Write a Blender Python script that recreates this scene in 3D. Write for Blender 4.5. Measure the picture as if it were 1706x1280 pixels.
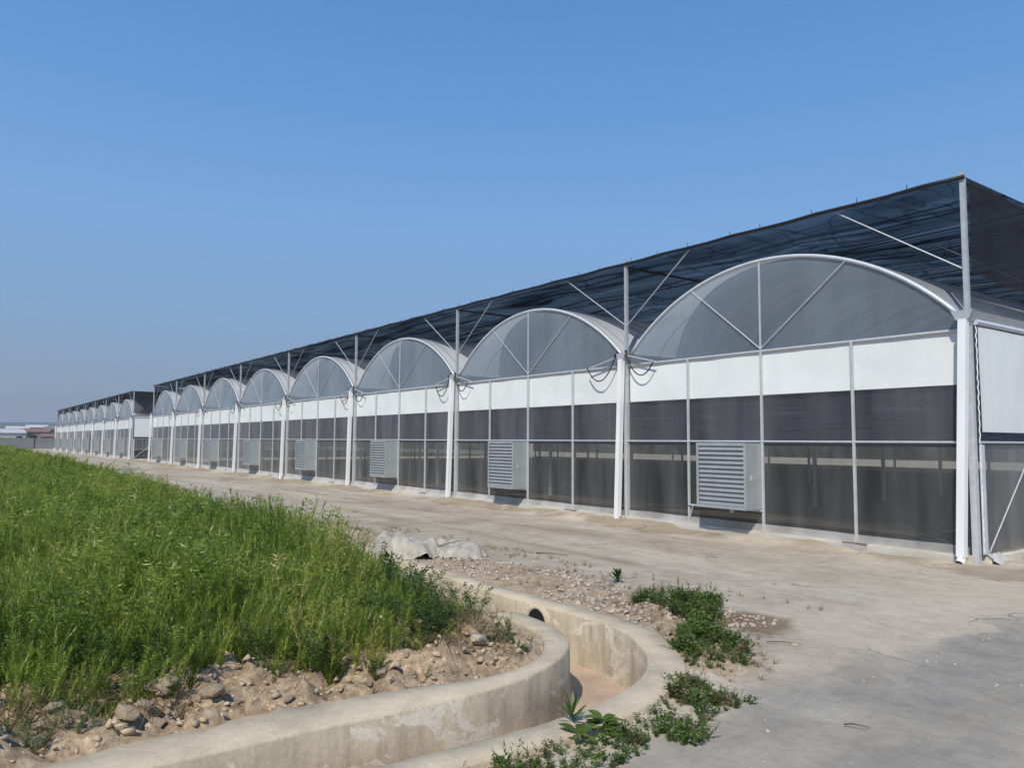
import bpy, math, random
import numpy as np
from mathutils import Vector, Matrix
random.seed(7); rng = np.random.default_rng(11)
R = math.radians
S = bpy.context.scene
COL = S.collection
for o in list(bpy.data.objects): bpy.data.objects.remove(o)

# ------------------------------------------------------------ camera
# +Y runs along the greenhouse front into the distance, +X is towards it
PX, PY, F = 853.0, 640.0, 1280.0
def _n(v): return v / np.linalg.norm(v)
ay = _n(np.array([-80 - PX, -(730 - PY), -F]))
ax = np.array([2619 - PX, -(745 - PY), -F]); ax = _n(ax - ay * (ax @ ay))
az = np.cross(ax, ay)
H = 1.97
cam = bpy.data.objects.new('camera', bpy.data.cameras.new('camera')); COL.objects.link(cam)
m = Matrix.Identity(4)
for i, a in enumerate((ax, ay, az)):
    for j in range(3): m[i][j] = a[j]
m[2][3] = H
cam.matrix_world = m
cam.data.sensor_width = 36; cam.data.lens = 36 * F / 1706
cam.data.clip_start = 0.05; cam.data.clip_end = 9000
S.camera = cam

# ------------------------------------------------------------ sky, sun, exposure
SUN_EL, SUN_AZ = R(47), math.atan2(-0.78, -0.55)      # azimuth measured from +Y towards +X
W = bpy.data.worlds.new('World'); S.world = W; W.use_nodes = True
nt = W.node_tree; bg = nt.nodes['Background']
sky = nt.nodes.new('ShaderNodeTexSky'); sky.sky_type = 'NISHITA'; sky.sun_disc = False
sky.sun_elevation = SUN_EL; sky.sun_rotation = SUN_AZ
sky.air_density = 1.2; sky.dust_density = 1.0; sky.ozone_density = 2.5; sky.altitude = 0
# hazy summer sky: the Nishita sky blended with an elevation gradient
tc = nt.nodes.new('ShaderNodeTexCoord'); sx = nt.nodes.new('ShaderNodeSeparateXYZ'); nt.links.new(tc.outputs['Generated'], sx.inputs[0])
cr = nt.nodes.new('ShaderNodeValToRGB'); nt.links.new(sx.outputs[2], cr.inputs[0])
stops = [(0.0, (.205, .270, .350)), (.06, (.215, .310, .44)), (.15, (.205, .36, .60)), (.26, (.185, .385, .71)), (.40, (.120, .320, .67)), (.60, (.066, .225, .55))]
el = cr.color_ramp.elements
while len(el) < len(stops): el.new(.5)
for e_, (p_, c_) in zip(el, stops): e_.position = p_; e_.color = (*c_, 1)
vs_ = nt.nodes.new('ShaderNodeVectorMath'); vs_.operation = 'SCALE'; vs_.inputs['Scale'].default_value = 10.0; nt.links.new(cr.outputs[0], vs_.inputs[0])
mx = nt.nodes.new('ShaderNodeMix'); mx.data_type = 'RGBA'; mx.inputs[0].default_value = .88
nt.links.new(sky.outputs[0], mx.inputs[6]); nt.links.new(vs_.outputs[0], mx.inputs[7])
nt.links.new(mx.outputs[2], bg.inputs[0]); bg.inputs[1].default_value = 0.10
sl = bpy.data.lights.new('sun', 'SUN'); sl.energy = 4.0; sl.angle = R(0.53); sl.color = (1, .925, .82)
so = bpy.data.objects.new('sun', sl); COL.objects.link(so)
sd = Vector((math.sin(SUN_AZ) * math.cos(SUN_EL), math.cos(SUN_AZ) * math.cos(SUN_EL), math.sin(SUN_EL)))
so.rotation_euler = sd.to_track_quat('Z', 'Y').to_euler(); so.location = (0, 0, 30)
S.view_settings.view_transform = 'Standard'; S.view_settings.look = 'None'
S.view_settings.exposure = 0.08; S.view_settings.gamma = 1; S.view_settings.use_curve_mapping = False
try:
    S.cycles.transparent_max_bounces = 32; S.cycles.max_bounces = 8
except Exception: pass

# ------------------------------------------------------------ noise on numpy arrays
_T = rng.random((256, 256))
def vn(x, y, s=1.0, o=0.0):
    x = np.asarray(x, float) / s + o * 17.3 + 900; y = np.asarray(y, float) / s + o * 9.1 + 900
    xi = np.floor(x).astype(int); yi = np.floor(y).astype(int); fx = x - xi; fy = y - yi
    fx = fx * fx * (3 - 2 * fx); fy = fy * fy * (3 - 2 * fy)
    g = lambda a, b: _T[a % 256, b % 256]
    return (g(xi, yi) * (1 - fx) + g(xi + 1, yi) * fx) * (1 - fy) + (g(xi, yi + 1) * (1 - fx) + g(xi + 1, yi + 1) * fx) * fy
def fbm(x, y, s=1.0, o=0.0, n=4):
    r = 0; a = .5
    for k in range(n): r = r + a * vn(x, y, s / 2 ** k, o + k * 3.7); a *= .5
    return r / (1 - .5 ** n)
def ss(a, b, x): t = np.clip((np.asarray(x, float) - a) / (b - a), 0, 1); return t * t * (3 - 2 * t)

# ------------------------------------------------------------ materials
def new_mat(name):
    mt = bpy.data.materials.new(name); mt.use_nodes = True
    t = mt.node_tree; t.nodes.clear(); out = t.nodes.new('ShaderNodeOutputMaterial')
    return mt, t, out
def N(t, kind, **kw):
    n = t.nodes.new(kind)
    for k, v in kw.items():
        if k.startswith('i_'): n.inputs[int(k[2:])].default_value = v
        else: setattr(n, k, v)
    return n
def noise(t, scale, detail=4, rough=.55, stretch=(1, 1, 1), coord='Object', dist=0):
    c = t.nodes.new('ShaderNodeTexCoord'); mp = t.nodes.new('ShaderNodeMapping'); mp.inputs['Scale'].default_value = stretch
    t.links.new(c.outputs[coord], mp.inputs[0])
    n = t.nodes.new('ShaderNodeTexNoise'); n.inputs['Scale'].default_value = scale
    n.inputs['Detail'].default_value = detail; n.inputs['Roughness'].default_value = rough; n.inputs['Distortion'].default_value = dist
    t.links.new(mp.outputs[0], n.inputs['Vector']); return n.outputs['Fac']
def ramp(t, fac, stops):
    r = t.nodes.new('ShaderNodeValToRGB'); e = r.color_ramp.elements
    while len(e) < len(stops): e.new(.5)
    for k, (p, c) in enumerate(stops):
        e[k].position = p; e[k].color = (c if len(c) == 4 else (*c, 1)) if not isinstance(c, float) else (c, c, c, 1)
    t.links.new(fac, r.inputs[0]); return r.outputs[0]
def mixc(t, fac, a, b, mode='MIX'):
    n = t.nodes.new('ShaderNodeMix'); n.data_type = 'RGBA'; n.blend_type = mode
    for s, v in ((0, fac), (6, a), (7, b)):
        if hasattr(v, 'is_linked') or isinstance(v, bpy.types.NodeSocket): t.links.new(v, n.inputs[s])
        else: n.inputs[s].default_value = v if s == 0 else (*v, 1)
    return n.outputs[2]
def math_(t, op, a, b=None):
    n = t.nodes.new('ShaderNodeMath'); n.operation = op
    for s, v in ((0, a), (1, b)):
        if v is None: continue
        if isinstance(v, bpy.types.NodeSocket): t.links.new(v, n.inputs[s])
        else: n.inputs[s].default_value = v
    return n.outputs[0]
def bump(t, h, strength=.3, dist=.02, normal=None):
    b = t.nodes.new('ShaderNodeBump'); b.inputs['Strength'].default_value = strength; b.inputs['Distance'].default_value = dist
    t.links.new(h, b.inputs['Height'])
    if normal is not None: t.links.new(normal, b.inputs['Normal'])
    return b.outputs[0]
def solid(name, c, rough=.7, metal=0, var=.12, scale=6, bmp=0, stretch=(1, 1, 1), spec=.4):
    mt, t, out = new_mat(name)
    p = t.nodes.new('ShaderNodeBsdfPrincipled'); p.inputs['Roughness'].default_value = rough; p.inputs['Metallic'].default_value = metal
    p.inputs['Specular IOR Level'].default_value = spec
    f = noise(t, scale, 5, .6, stretch)
    lo = tuple(x * (1 - var) for x in c); hi = tuple(min(1, x * (1 + var)) for x in c)
    t.links.new(ramp(t, f, [(.3, lo), (.7, hi)]), p.inputs['Base Color'])
    if bmp: t.links.new(bump(t, noise(t, scale * 4, 5, .6, stretch), bmp, .02), p.inputs['Normal'])
    t.links.new(p.outputs[0], out.inputs[0]); return mt
def film(name, tint=(.9, .92, .94), milky=.15, rough=.18, wr=(1.2, 1.2, .25), bs=.25, white=(.8, .83, .86), ior=1.45, mvar=.5, mscale=.6, mstretch=(1, 1, .3)):
    mt, t, out = new_mat(name)
    h = noise(t, 3.0, 3, .5, wr); nb = bump(t, h, bs, .05)
    tr = N(t, 'ShaderNodeBsdfTransparent'); tr.inputs[0].default_value = (*tint, 1)
    df = N(t, 'ShaderNodeBsdfDiffuse'); df.inputs[0].default_value = (*white, 1); t.links.new(nb, df.inputs['Normal'])
    tl = N(t, 'ShaderNodeBsdfTranslucent'); tl.inputs[0].default_value = (*white, 1)
    m1 = N(t, 'ShaderNodeMixShader'); m1.inputs[0].default_value = .45
    t.links.new(df.outputs[0], m1.inputs[1]); t.links.new(tl.outputs[0], m1.inputs[2])
    fac = ramp(t, noise(t, mscale, 4, .6, mstretch), [(.3, float(milky * (1 - mvar))), (.7, float(min(1, milky * (1 + mvar))))])
    # angle between the sheet and the view ray: shallow looks pass through more of the scattering film
    ge = N(t, 'ShaderNodeNewGeometry'); vd = t.nodes.new('ShaderNodeVectorMath'); vd.operation = 'DOT_PRODUCT'
    t.links.new(ge.outputs['Normal'], vd.inputs[0]); t.links.new(ge.outputs['Incoming'], vd.inputs[1])
    g1 = math_(t, 'SUBTRACT', 1.0, math_(t, 'ABSOLUTE', vd.outputs['Value']))
    fr = math_(t, 'ADD', math_(t, 'MULTIPLY', math_(t, 'POWER', g1, 4.0), (ior - 1) * 3.4), .03)
    fac = math_(t, 'MULTIPLY', fac, math_(t, 'ADD', 1.0, math_(t, 'MULTIPLY', math_(t, 'POWER', g1, 1.5), 1.6)))
    m2 = N(t, 'ShaderNodeMixShader'); t.links.new(fac, m2.inputs[0])
    t.links.new(tr.outputs[0], m2.inputs[1]); t.links.new(m1.outputs[0], m2.inputs[2])
    gl = N(t, 'ShaderNodeBsdfGlossy'); gl.inputs['Roughness'].default_value = rough; gl.inputs[0].default_value = (.74, .72, .70, 1); t.links.new(nb, gl.inputs['Normal'])
    m3 = N(t, 'ShaderNodeMixShader'); t.links.new(fr, m3.inputs[0])
    t.links.new(m2.outputs[0], m3.inputs[1]); t.links.new(gl.outputs[0], m3.inputs[2])
    t.links.new(m3.outputs[0], out.inputs[0]); return mt
def netmat(name, col, trans, lo=.5, hi=1.5, stretch=(1, 1, 1), scale=.8, rough=.8, folds=False):
    mt, t, out = new_mat(name)
    tr = N(t, 'ShaderNodeBsdfTransparent')
    df = N(t, 'ShaderNodeBsdfDiffuse'); df.inputs[0].default_value = (*col, 1)
    t.links.new(bump(t, noise(t, 2.5, 4, .6, stretch), .6, .08), df.inputs['Normal'])
    fac = ramp(t, noise(t, scale, 5, .6, stretch, dist=.6), [(.3, float(trans * lo)), (.7, float(trans * hi))])
    if folds:    # doubled cloth along seams and creases lets less light through
        a = ramp(t, noise(t, .8, 2, .4, (1.5, .05, 1), dist=.5), [(.44, 1.0), (.485, .25), (.50, .25), (.53, 1.0)])
        b = ramp(t, noise(t, .6, 3, .5, (.5, 1.4, 1), dist=1.2), [(.47, 1.0), (.495, .45), (.52, 1.0)])
        fac = math_(t, 'MULTIPLY', fac, math_(t, 'MULTIPLY', a, b))
    m1 = N(t, 'ShaderNodeMixShader'); t.links.new(fac, m1.inputs[0])
    t.links.new(df.outputs[0], m1.inputs[1]); t.links.new(tr.outputs[0], m1.inputs[2])
    t.links.new(m1.outputs[0], out.inputs[0]); return mt
def foliage(name, cols, transl=.35, scale=.35):
    mt, t, out = new_mat(name)
    at = N(t, 'ShaderNodeAttribute'); at.attribute_name = 'tint'
    geo = N(t, 'ShaderNodeNewGeometry')
    n = t.nodes.new('ShaderNodeTexNoise'); n.inputs['Scale'].default_value = scale; n.inputs['Detail'].default_value = 4
    t.links.new(geo.outputs['Position'], n.inputs['Vector'])
    f = math_(t, 'ADD', math_(t, 'MULTIPLY', at.outputs['Fac'], .55), math_(t, 'MULTIPLY', ramp(t, n.outputs['Fac'], [(.38, 0.0), (.62, 1.0)]), .45))
    c = ramp(t, f, [(i / (len(cols) - 1), q) for i, q in enumerate(cols)])
    df = N(t, 'ShaderNodeBsdfDiffuse'); tl = N(t, 'ShaderNodeBsdfTranslucent'); gl = N(t, 'ShaderNodeBsdfGlossy'); gl.inputs['Roughness'].default_value = .5
    t.links.new(c, df.inputs[0]); t.links.new(c, tl.inputs[0])
    a = N(t, 'ShaderNodeMixShader'); a.inputs[0].default_value = transl
    t.links.new(df.outputs[0], a.inputs[1]); t.links.new(tl.outputs[0], a.inputs[2])
    b = N(t, 'ShaderNodeMixShader'); b.inputs[0].default_value = .04
    t.links.new(a.outputs[0], b.inputs[1]); t.links.new(gl.outputs[0], b.inputs[2])
    t.links.new(b.outputs[0], out.inputs[0]); return mt

M = {}
M['galv'] = solid('galvanised_steel', (.56, .59, .61), .45, .3, .12, 9)
M['pole'] = solid('pole_steel', (.46, .48, .50), .5, .3, .12, 9)
M['arch'] = solid('arch_profile', (.62, .66, .70), .38, .2, .1, 5)
M['pvc'] = solid('white_pvc', (.82, .83, .84), .35, 0, .05, 3, stretch=(1, 1, .3))
M['black'] = solid('bore_shade_black', (.015, .015, .017), .55, 0, .2, 9)
M['darkmetal'] = solid('dark_fitting', (.05, .052, .056), .5, .3, .2, 9)
M['film_gable'] = film('gable_film', (.92, .96, .99), .29, .2, (.6, .6, .4), .22, (.50, .61, .72), 1.2, .3)
M['film_wall'] = film('wall_film', (.84, .84, .81), .145, .30, (1.6, 1.6, .12), .16, (.48, .49, .49), mstretch=(1, 1, .15), mscale=1.2, mvar=.8, ior=1.36)
M['film_roof'] = film('roof_film', (.88, .90, .92), .62, .25, (.3, 1.2, 1), .25, (.84, .88, .93), 1.25, .25)
M['film_skirt'] = film('skirt_film', (.9, .89, .86), .55, .3, (2, 2, 2), .5, (.72, .70, .66), 1.15)
M['curtain'] = solid('white_curtain', (.74, .77, .76), .5, 0, .07, .8, .8, (1, .6, .45))
M['band'] = netmat('rolled_net', (.050, .053, .078), .08, .5, 1.5, (1, .25, 6), 2.0)
M['net'] = netmat('shade_net', (.006, .008, .018), .125, .12, 1.9, (1.6, .30, 1), .9, folds=True)
M['net_side'] = netmat('hanging_net', (.030, .031, .036), .16, .35, 1.6, (.6, .6, .5), 1.6)
M['fan'] = solid('fan_sheet_metal', (.40, .44, .45), .45, .3, .1, 3)
M['louver'] = solid('louver_blade', (.31, .33, .34), .5, .1, .1, 4)
M['fan_dark'] = solid('fan_inside_and_doorway_shade', (.06, .065, .07), .7, 0, .1, 3)
M['soil_in'] = solid('greenhouse_soil', (.10, .085, .065), .95, 0, .3, 2, .5)
M['curb'] = None
M['patch'] = solid('brown_brick', (.17, .12, .09), .95, 0, .3, 12, .5)

# ------------------------------------------------------------ mesh helpers
class MB:
    def __init__(s): s.v = []; s.f = []
    def add(s, vs, fs):
        b = len(s.v); s.v += [tuple(p) for p in vs]; s.f += [tuple(b + i for i in q) for q in fs]; return s
    def box(s, a, b):
        (x0, y0, z0), (x1, y1, z1) = a, b
        return s.add([(x0, y0, z0), (x1, y0, z0), (x1, y1, z0), (x0, y1, z0), (x0, y0, z1), (x1, y0, z1), (x1, y1, z1), (x0, y1, z1)],
                     [(0, 3, 2, 1), (4, 5, 6, 7), (0, 1, 5, 4), (1, 2, 6, 5), (2, 3, 7, 6), (3, 0, 4, 7)])
    def tube(s, pts, r, n=8, cap=True, ph=0.0):
        pts = [Vector(p) for p in pts]; rings = []; rr = r if isinstance(r, (list, tuple)) else [r] * len(pts)
        prev = None
        for i, p in enumerate(pts):
            d = (pts[min(i + 1, len(pts) - 1)] - pts[max(i - 1, 0)]).normalized()
            if prev is None:
                u = d.cross(Vector((0, 0, 1)) if abs(d.z) < .9 else Vector((1, 0, 0))).normalized()
            else: u = (prev - d * prev.dot(d)).normalized()
            prev = u; w = d.cross(u)
            rings.append([p + (u * math.cos(2 * math.pi * k / n + ph) + w * math.sin(2 * math.pi * k / n + ph)) * rr[i] for k in range(n)])
        b = [q for rg in rings for q in rg]; fs = []
        for i in range(len(pts) - 1):
            for k in range(n): fs.append((i * n + k, i * n + (k + 1) % n, (i + 1) * n + (k + 1) % n, (i + 1) * n + k))
        if cap: fs += [tuple(range(n))[::-1], tuple((len(pts) - 1) * n + k for k in range(n))]
        return s.add(b, fs)
    def sq(s, a, b, w): return s.tube([a, b], w * .7071, 4, True, math.pi / 4)
    def build(s, name, mat, parent=None, smooth=False):
        me = bpy.data.meshes.new(name); me.from_pydata(s.v, [], s.f); me.update()
        if smooth:
            for p in me.polygons: p.use_smooth = True
        return link(name, me, mat, parent)
def link(name, me, mat, parent=None):
    o = bpy.data.objects.new(name, me); COL.objects.link(o)
    if mat: me.materials.append(mat)
    if parent: o.parent = parent
    return o
def grid_mesh(name, P, mat, parent=None, smooth=True, keep=None, th=0):
    n, mm = P.shape[:2]; idx = np.arange(n * mm).reshape(n, mm)
    q = np.stack([idx[:-1, :-1], idx[1:, :-1], idx[1:, 1:], idx[:-1, 1:]], -1).reshape(-1, 4)
    if keep is not None: q = q[keep.reshape(-1)]
    me = fast_mesh(name, P.reshape(-1, 3), q)
    if smooth: me.polygons.foreach_set('use_smooth', np.ones(len(q), bool))
    o = link(name, me, mat, parent)
    return o
def fast_mesh(name, V, Fc):
    me = bpy.data.meshes.new(name); V = np.ascontiguousarray(V, np.float32); Fc = np.ascontiguousarray(Fc, np.int32); k = Fc.shape[1]
    me.vertices.add(len(V)); me.vertices.foreach_set('co', V.ravel())
    me.loops.add(Fc.size); me.loops.foreach_set('vertex_index', Fc.ravel())
    me.polygons.add(len(Fc)); me.polygons.foreach_set('loop_start', np.arange(len(Fc), dtype=np.int32) * k)
    me.polygons.foreach_set('loop_total', np.full(len(Fc), k, np.int32))
    me.update(calc_edges=True); me.validate(); return me
def tag(o, label=None, cat=None, group=None, kind=None):
    for k, v in (('label', label), ('category', cat), ('group', group), ('kind', kind)):
        if v: o[k] = v
    return o
def empty(name, loc=(0, 0, 0)):
    o = bpy.data.objects.new(name, None); COL.objects.link(o); o.location = loc; o.empty_display_size = .3; return o
def dup(o, dy=0, dx=0, parent='same'):
    c = o.copy(); COL.objects.link(c); c.location = (o.location.x + dx, o.location.y + dy, o.location.z)
    if parent != 'same': c.parent = parent
    for ch in o.children:
        g = ch.copy(); COL.objects.link(g); g.parent = c
    return c
def copy_tree(o, parent=None):
    c = o.copy(); COL.objects.link(c); c.parent = parent
    for ch in o.children: copy_tree(ch, c)
    return c

# ------------------------------------------------------------ drain geometry (plan lines, metres)
INB = [(-7, 5.22), (-2, 5.25), (.57, 5.286), (.93, 5.35), (1.4, 5.40), (1.88, 5.42), (2.5, 5.37), (3.0, 5.30), (3.42, 5.20), (3.83, 5.22), (4.2, 5.38), (4.55, 5.70), (4.76, 6.1), (4.86, 6.6), (4.88, 7.4), (4.88, 9), (4.9, 13.5)]
INF = [(-7, 4.87), (-2, 4.89), (.57, 4.90), (.93, 4.91), (1.4, 4.91), (1.88, 4.91), (2.5, 4.905), (3.09, 4.90), (3.57, 4.95), (4.05, 5.09), (4.43, 5.30), (4.77, 5.60), (4.98, 5.95), (5.12, 6.42), (5.16, 7.2), (5.14, 9), (5.2, 13.5)]
OUI = [(-7, 4.30), (-2, 4.28), (0, 4.27), (1, 4.26), (2.02, 4.25), (2.86, 4.22), (3.25, 4.216), (3.62, 4.248), (3.9, 4.298), (4.25, 4.403), (4.52, 4.511), (4.84, 4.709), (5.06, 4.906), (5.28, 5.168), (5.53, 5.589), (5.67, 6.055), (5.70, 6.576), (5.66, 7.087), (5.62, 7.68), (5.645, 8.49), (5.73, 9.58), (5.8, 10.7), (5.9, 13.5)]
OUO = [(-7, 4.02), (-2, 4.0), (0, 3.99), (1, 3.98), (2.02, 3.97), (2.86, 3.94), (3.3, 3.93), (3.75, 3.97), (4.05, 4.03), (4.38, 4.13), (4.72, 4.27), (5.08, 4.47), (5.32, 4.70), (5.56, 5.02), (5.83, 5.50), (5.98, 6.03), (6.01, 6.576), (5.98, 7.15), (5.94, 7.75), (5.96, 8.55), (6.04, 9.6), (6.12, 10.7), (6.25, 13.5)]
def resample(P, n):
    P = np.array(P, float)
    for _ in range(2):   # corner cutting keeps the curve smooth
        Q = [P[0]]
        for a, b in zip(P[:-1], P[1:]): Q += [a * .75 + b * .25, a * .25 + b * .75]
        P = np.array(Q + [P[-1]])
    d = np.r_[0, np.cumsum(np.linalg.norm(np.diff(P, axis=0), axis=1))]
    t = np.linspace(0, d[-1], n); return np.stack([np.interp(t, d, P[:, 0]), np.interp(t, d, P[:, 1])], 1)
NW = 260
inb, inf, oui, ouo = (resample(q, NW) for q in (INB, INF, OUI, OUO))
def inside(poly, x, y):
    c = np.zeros(x.shape, bool); n = len(poly)
    for i in range(n):
        x1, y1 = poly[i]; x2, y2 = poly[(i + 1) % n]
        if y1 == y2: continue
        k = ((y1 > y) != (y2 > y)) & (x < (x2 - x1) * (y - y1) / (y2 - y1) + x1); c ^= k
    return c
def pdist(line, x, y):
    d = np.full(x.shape, 1e9)
    for (x1, y1), (x2, y2) in zip(line[:-1], line[1:]):
        dx, dy = x2 - x1, y2 - y1; t = np.clip(((x - x1) * dx + (y - y1) * dy) / (dx * dx + dy * dy + 1e-12), 0, 1)
        d = np.minimum(d, np.hypot(x - x1 - t * dx, y - y1 - t * dy))
    return d
midI = (inb * .5 + inf * .5)[::4]; midO = (oui * .5 + ouo * .5)[::4]
corr = np.r_[midI, midO[::-1]]
EDGE = ([6, 7, 8.5, 10.5, 13, 17, 22, 35, 80, 140, 400], [4.0, 4.5, 4.8, 5.0, 5.05, 5.3, 5.6, 6.0, 7.1, 8.0, 9])
CL = np.array([(6.95, 6.15), (6.55, 5.65), (6.15, 5.2), (5.85, 4.85), (5.6, 4.6)])
def edge_x(y): return np.interp(y, *EDGE)
def height(x, y):
    """ground level; 0 is the road"""
    n1 = fbm(x, y, 1.2, 1) - .5; n2 = fbm(x, y, .35, 2) - .5; n3 = fbm(x, y, .12, 5) - .5
    far = ss(60, 25, np.hypot(x, y))
    h = .015 * (fbm(x, y, 3, 7) - .5) * far
    fld = ss(.5, -.6, x - edge_x(y)) * ss(5.5, 6.5, y)
    h = h + fld * (.10 + .22 * n1 + .10 * n2 * far)
    bank = ss(5.2, 5.45, y) * ss(6.9, 6.1, y) * ss(4.9, 4.4, x) + ss(5.2, 4.7, x) * ss(7, 6, y) * ss(5.3, 5.6, y) * .4
    h = h + np.clip(bank, 0, 1) * (.05 + .26 * n2 + .30 * n3 + .12 * (.5 - np.abs(fbm(x, y, .22, 15) - .5) * 3))
    strip = ss(5.9, 6.2, x) * ss(7.6 - .0 * y, 6.9, x) * ss(5.2, 6.2, y) * ss(60, 14, y)
    strip2 = ss(5.6, 5.9, x) * ss(1.35, .7, x - edge_x(y)) * ss(11, 13, y)
    h = h + np.maximum(strip, strip2) * (.05 + .10 * n2 + .10 * n3) * ss(120, 30, y)
    kk = (x > 5) & (x < 8.5) & (y > 3.8) & (y < 7.5)
    if np.any(kk): dd = np.full(x.shape, 9.); dd[kk] = pdist(CL, x[kk], y[kk]); h = h + ss(.5, .0, dd) * (.07 + .1 * n2)
    h = h + ss(12.75, 13.3, x) * (x < 13.9) * (.015 + .085 * ss(.35, .65, vn(x, y, 1.3, 3)) + .03 * vn(x, y, .25, 4))
    return h

# ------------------------------------------------------------ ground sheet
def ground():
    xs = np.r_[-np.geomspace(3200, 7, 26), np.arange(-6, 14.4, .075), np.geomspace(14.6, 3200, 34)]
    ys = np.r_[-np.geomspace(900, 1.5, 12), np.arange(0, 20, .08), np.arange(20, 60, .4), np.geomspace(60, 4000, 40)]
    X, Y = np.meshgrid(xs, ys, indexing='ij'); Z = height(X, Y)
    cx_ = (X[:-1, :-1] + X[1:, 1:]) / 2; cy_ = (Y[:-1, :-1] + Y[1:, 1:]) / 2
    near = (cx_ > -7) & (cx_ < 7) & (cy_ > 3.5) & (cy_ < 13.5)
    kill = np.zeros(cx_.shape, bool); kill[near] = inside(corr, cx_[near], cy_[near])
    mt, t, out = new_mat('ground_dirt_and_concrete')
    p = t.nodes.new('ShaderNodeBsdfPrincipled'); p.inputs['Roughness'].default_value = .93; p.inputs['Specular IOR Level'].default_value = .2
    at = N(t, 'ShaderNodeAttribute'); at.attribute_name = 'zone'
    sep = t.nodes.new('ShaderNodeSeparateColor'); t.links.new(at.outputs['Color'], sep.inputs[0])
    n_big = noise(t, .35, 5, .6, (1, .35, 1)); n_mid = noise(t, 1.6, 6, .65, (1, .6, 1)); n_fine = noise(t, 14, 6, .7); n_grit = noise(t, 70, 5, .7)
    road = ramp(t, n_big, [(.3, (.41, .355, .275)), (.5, (.50, .44, .345)), (.7, (.61, .55, .445))])
    road = mixc(t, ramp(t, n_mid, [(.42, 0.0), (.62, .55)]), road, (.37, .315, .245))
    road = mixc(t, .35, road, ramp(t, noise(t, 1.1, 6, .7, (2.2, .16, 1)), [(.35, (.62, .60, .58)), (.6, (1, 1, 1))]), 'MULTIPLY')
    cem = ramp(t, n_mid, [(.3, (.26, .238, .205)), (.55, (.33, .305, .262)), (.75, (.41, .38, .325))])
    cem = mixc(t, ramp(t, noise(t, .5, 5, .6, (.6, 1.5, 1)), [(.45, 0.0), (.65, .7)]), cem, (.46, .41, .325))
    sand = ramp(t, n_mid, [(.3, (.46, .39, .295)), (.7, (.62, .545, .43))])
    soil = ramp(t, n_fine, [(.3, (.20, .135, .08)), (.5, (.38, .28, .18)), (.72, (.60, .48, .33))])
    gm = math_(t, 'ADD', sep.outputs[1], math_(t, 'MULTIPLY', math_(t, 'SUBTRACT', noise(t, 3.0, 8, .7), .5), 1.1)); c = mixc(t, ramp(t, gm, [(.44, 0.0), (.56, 1.0)]), road, cem); c = mixc(t, sep.outputs[0], c, sand); c = mixc(t, sep.outputs[2], c, soil)
    c = mixc(t, .42, c, ramp(t, noise(t, 5, 8, .72, (1, .7, 1), dist=.4), [(.34, (.62, .60, .57)), (.5, (.95, .95, .95)), (.70, (1.18, 1.17, 1.15))]), 'MULTIPLY')
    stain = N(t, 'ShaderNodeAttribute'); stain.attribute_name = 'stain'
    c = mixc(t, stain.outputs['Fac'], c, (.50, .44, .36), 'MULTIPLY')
    gp = N(t, 'ShaderNodeNewGeometry'); wp = t.nodes.new('ShaderNodeTexNoise'); wp.inputs['Scale'].default_value = 1.3; wp.inputs['Detail'].default_value = 6; t.links.new(gp.outputs['Position'], wp.inputs['Vector'])
    av = t.nodes.new('ShaderNodeMix'); av.data_type = 'VECTOR'; av.inputs[0].default_value = .45; t.links.new(gp.outputs['Position'], av.inputs[4]); t.links.new(wp.outputs['Color'], av.inputs[5])
    vo = t.nodes.new('ShaderNodeTexVoronoi'); vo.feature = 'DISTANCE_TO_EDGE'; vo.inputs['Scale'].default_value = .62; t.links.new(av.outputs[1], vo.inputs['Vector'])
    crack = math_(t, 'MULTIPLY', ramp(t, vo.outputs['Distance'], [(.0, 1.0), (.006, 0.0)]), ramp(t, noise(t, .7, 3, .5), [(.50, 0.0), (.56, .75)]))
    c = mixc(t, math_(t, 'MULTIPLY', crack, math_(t, 'SUBTRACT', 1.0, sep.outputs[2])), c, (.13, .11, .09))
    c = mixc(t, .35, c, ramp(t, n_grit, [(.3, (.55, .55, .55)), (.6, (1, 1, 1))]), 'MULTIPLY')
    c = mixc(t, .30, c, ramp(t, n_fine, [(.3, (.6, .6, .6)), (.65, (1, 1, 1))]), 'MULTIPLY')
    t.links.new(c, p.inputs['Base Color'])
    b1 = bump(t, n_fine, .35, .03); b2 = bump(t, n_grit, .35, .008, b1)
    t.links.new(b2, p.inputs['Normal']); t.links.new(p.outputs[0], out.inputs[0])
    M['ground'] = mt
    o = grid_mesh('ground', np.stack([X, Y, Z], -1), mt, keep=~kill)
    # zones
    nn = (fbm(X, Y, 1.1, 21) - .5); n2 = (fbm(X, Y, .3, 23) - .5)
    dO = np.full(X.shape, 9.); k = (X > -8) & (X < 9) & (Y > 2) & (Y < 15); dO[k] = pdist(midO, X[k], Y[k])
    fld = ss(.75, .35, X - edge_x(Y) + n2 * .8) * ss(5.0, 5.3, Y)
    strip = ss(5.9, 6.1, X) * ss(7.6, 7.1, X + nn * 1.2) * ss(5.0, 5.8, Y)
    dC = np.full(X.shape, 9.); dC[k] = pdist(CL, X[k], Y[k]); strip = np.maximum(strip, ss(.55, .25, dC + n2 * .5)); strip = np.maximum(strip, ss(1.5, 1.0, X - edge_x(Y) + nn * 1.5) * ss(11, 13, Y))
    B = np.clip(fld + strip * .8, 0, 1)
    G = ss(.15, -.15, Y - 3.95 + nn * 1.3 + n2 * .7 - .12 * (X < 8)) * ss(-.2, .3, dO - .35)
    A = ss(.75, .35, dO + n2 * .5) * ss(3.0, 3.6, Y)
    A = np.maximum(A, ss(3.7, 4.1, Y + nn) * ss(5.9, 4.9, Y + nn * 2 + n2) * ss(6.6, 7.5, X) * .75)
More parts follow.
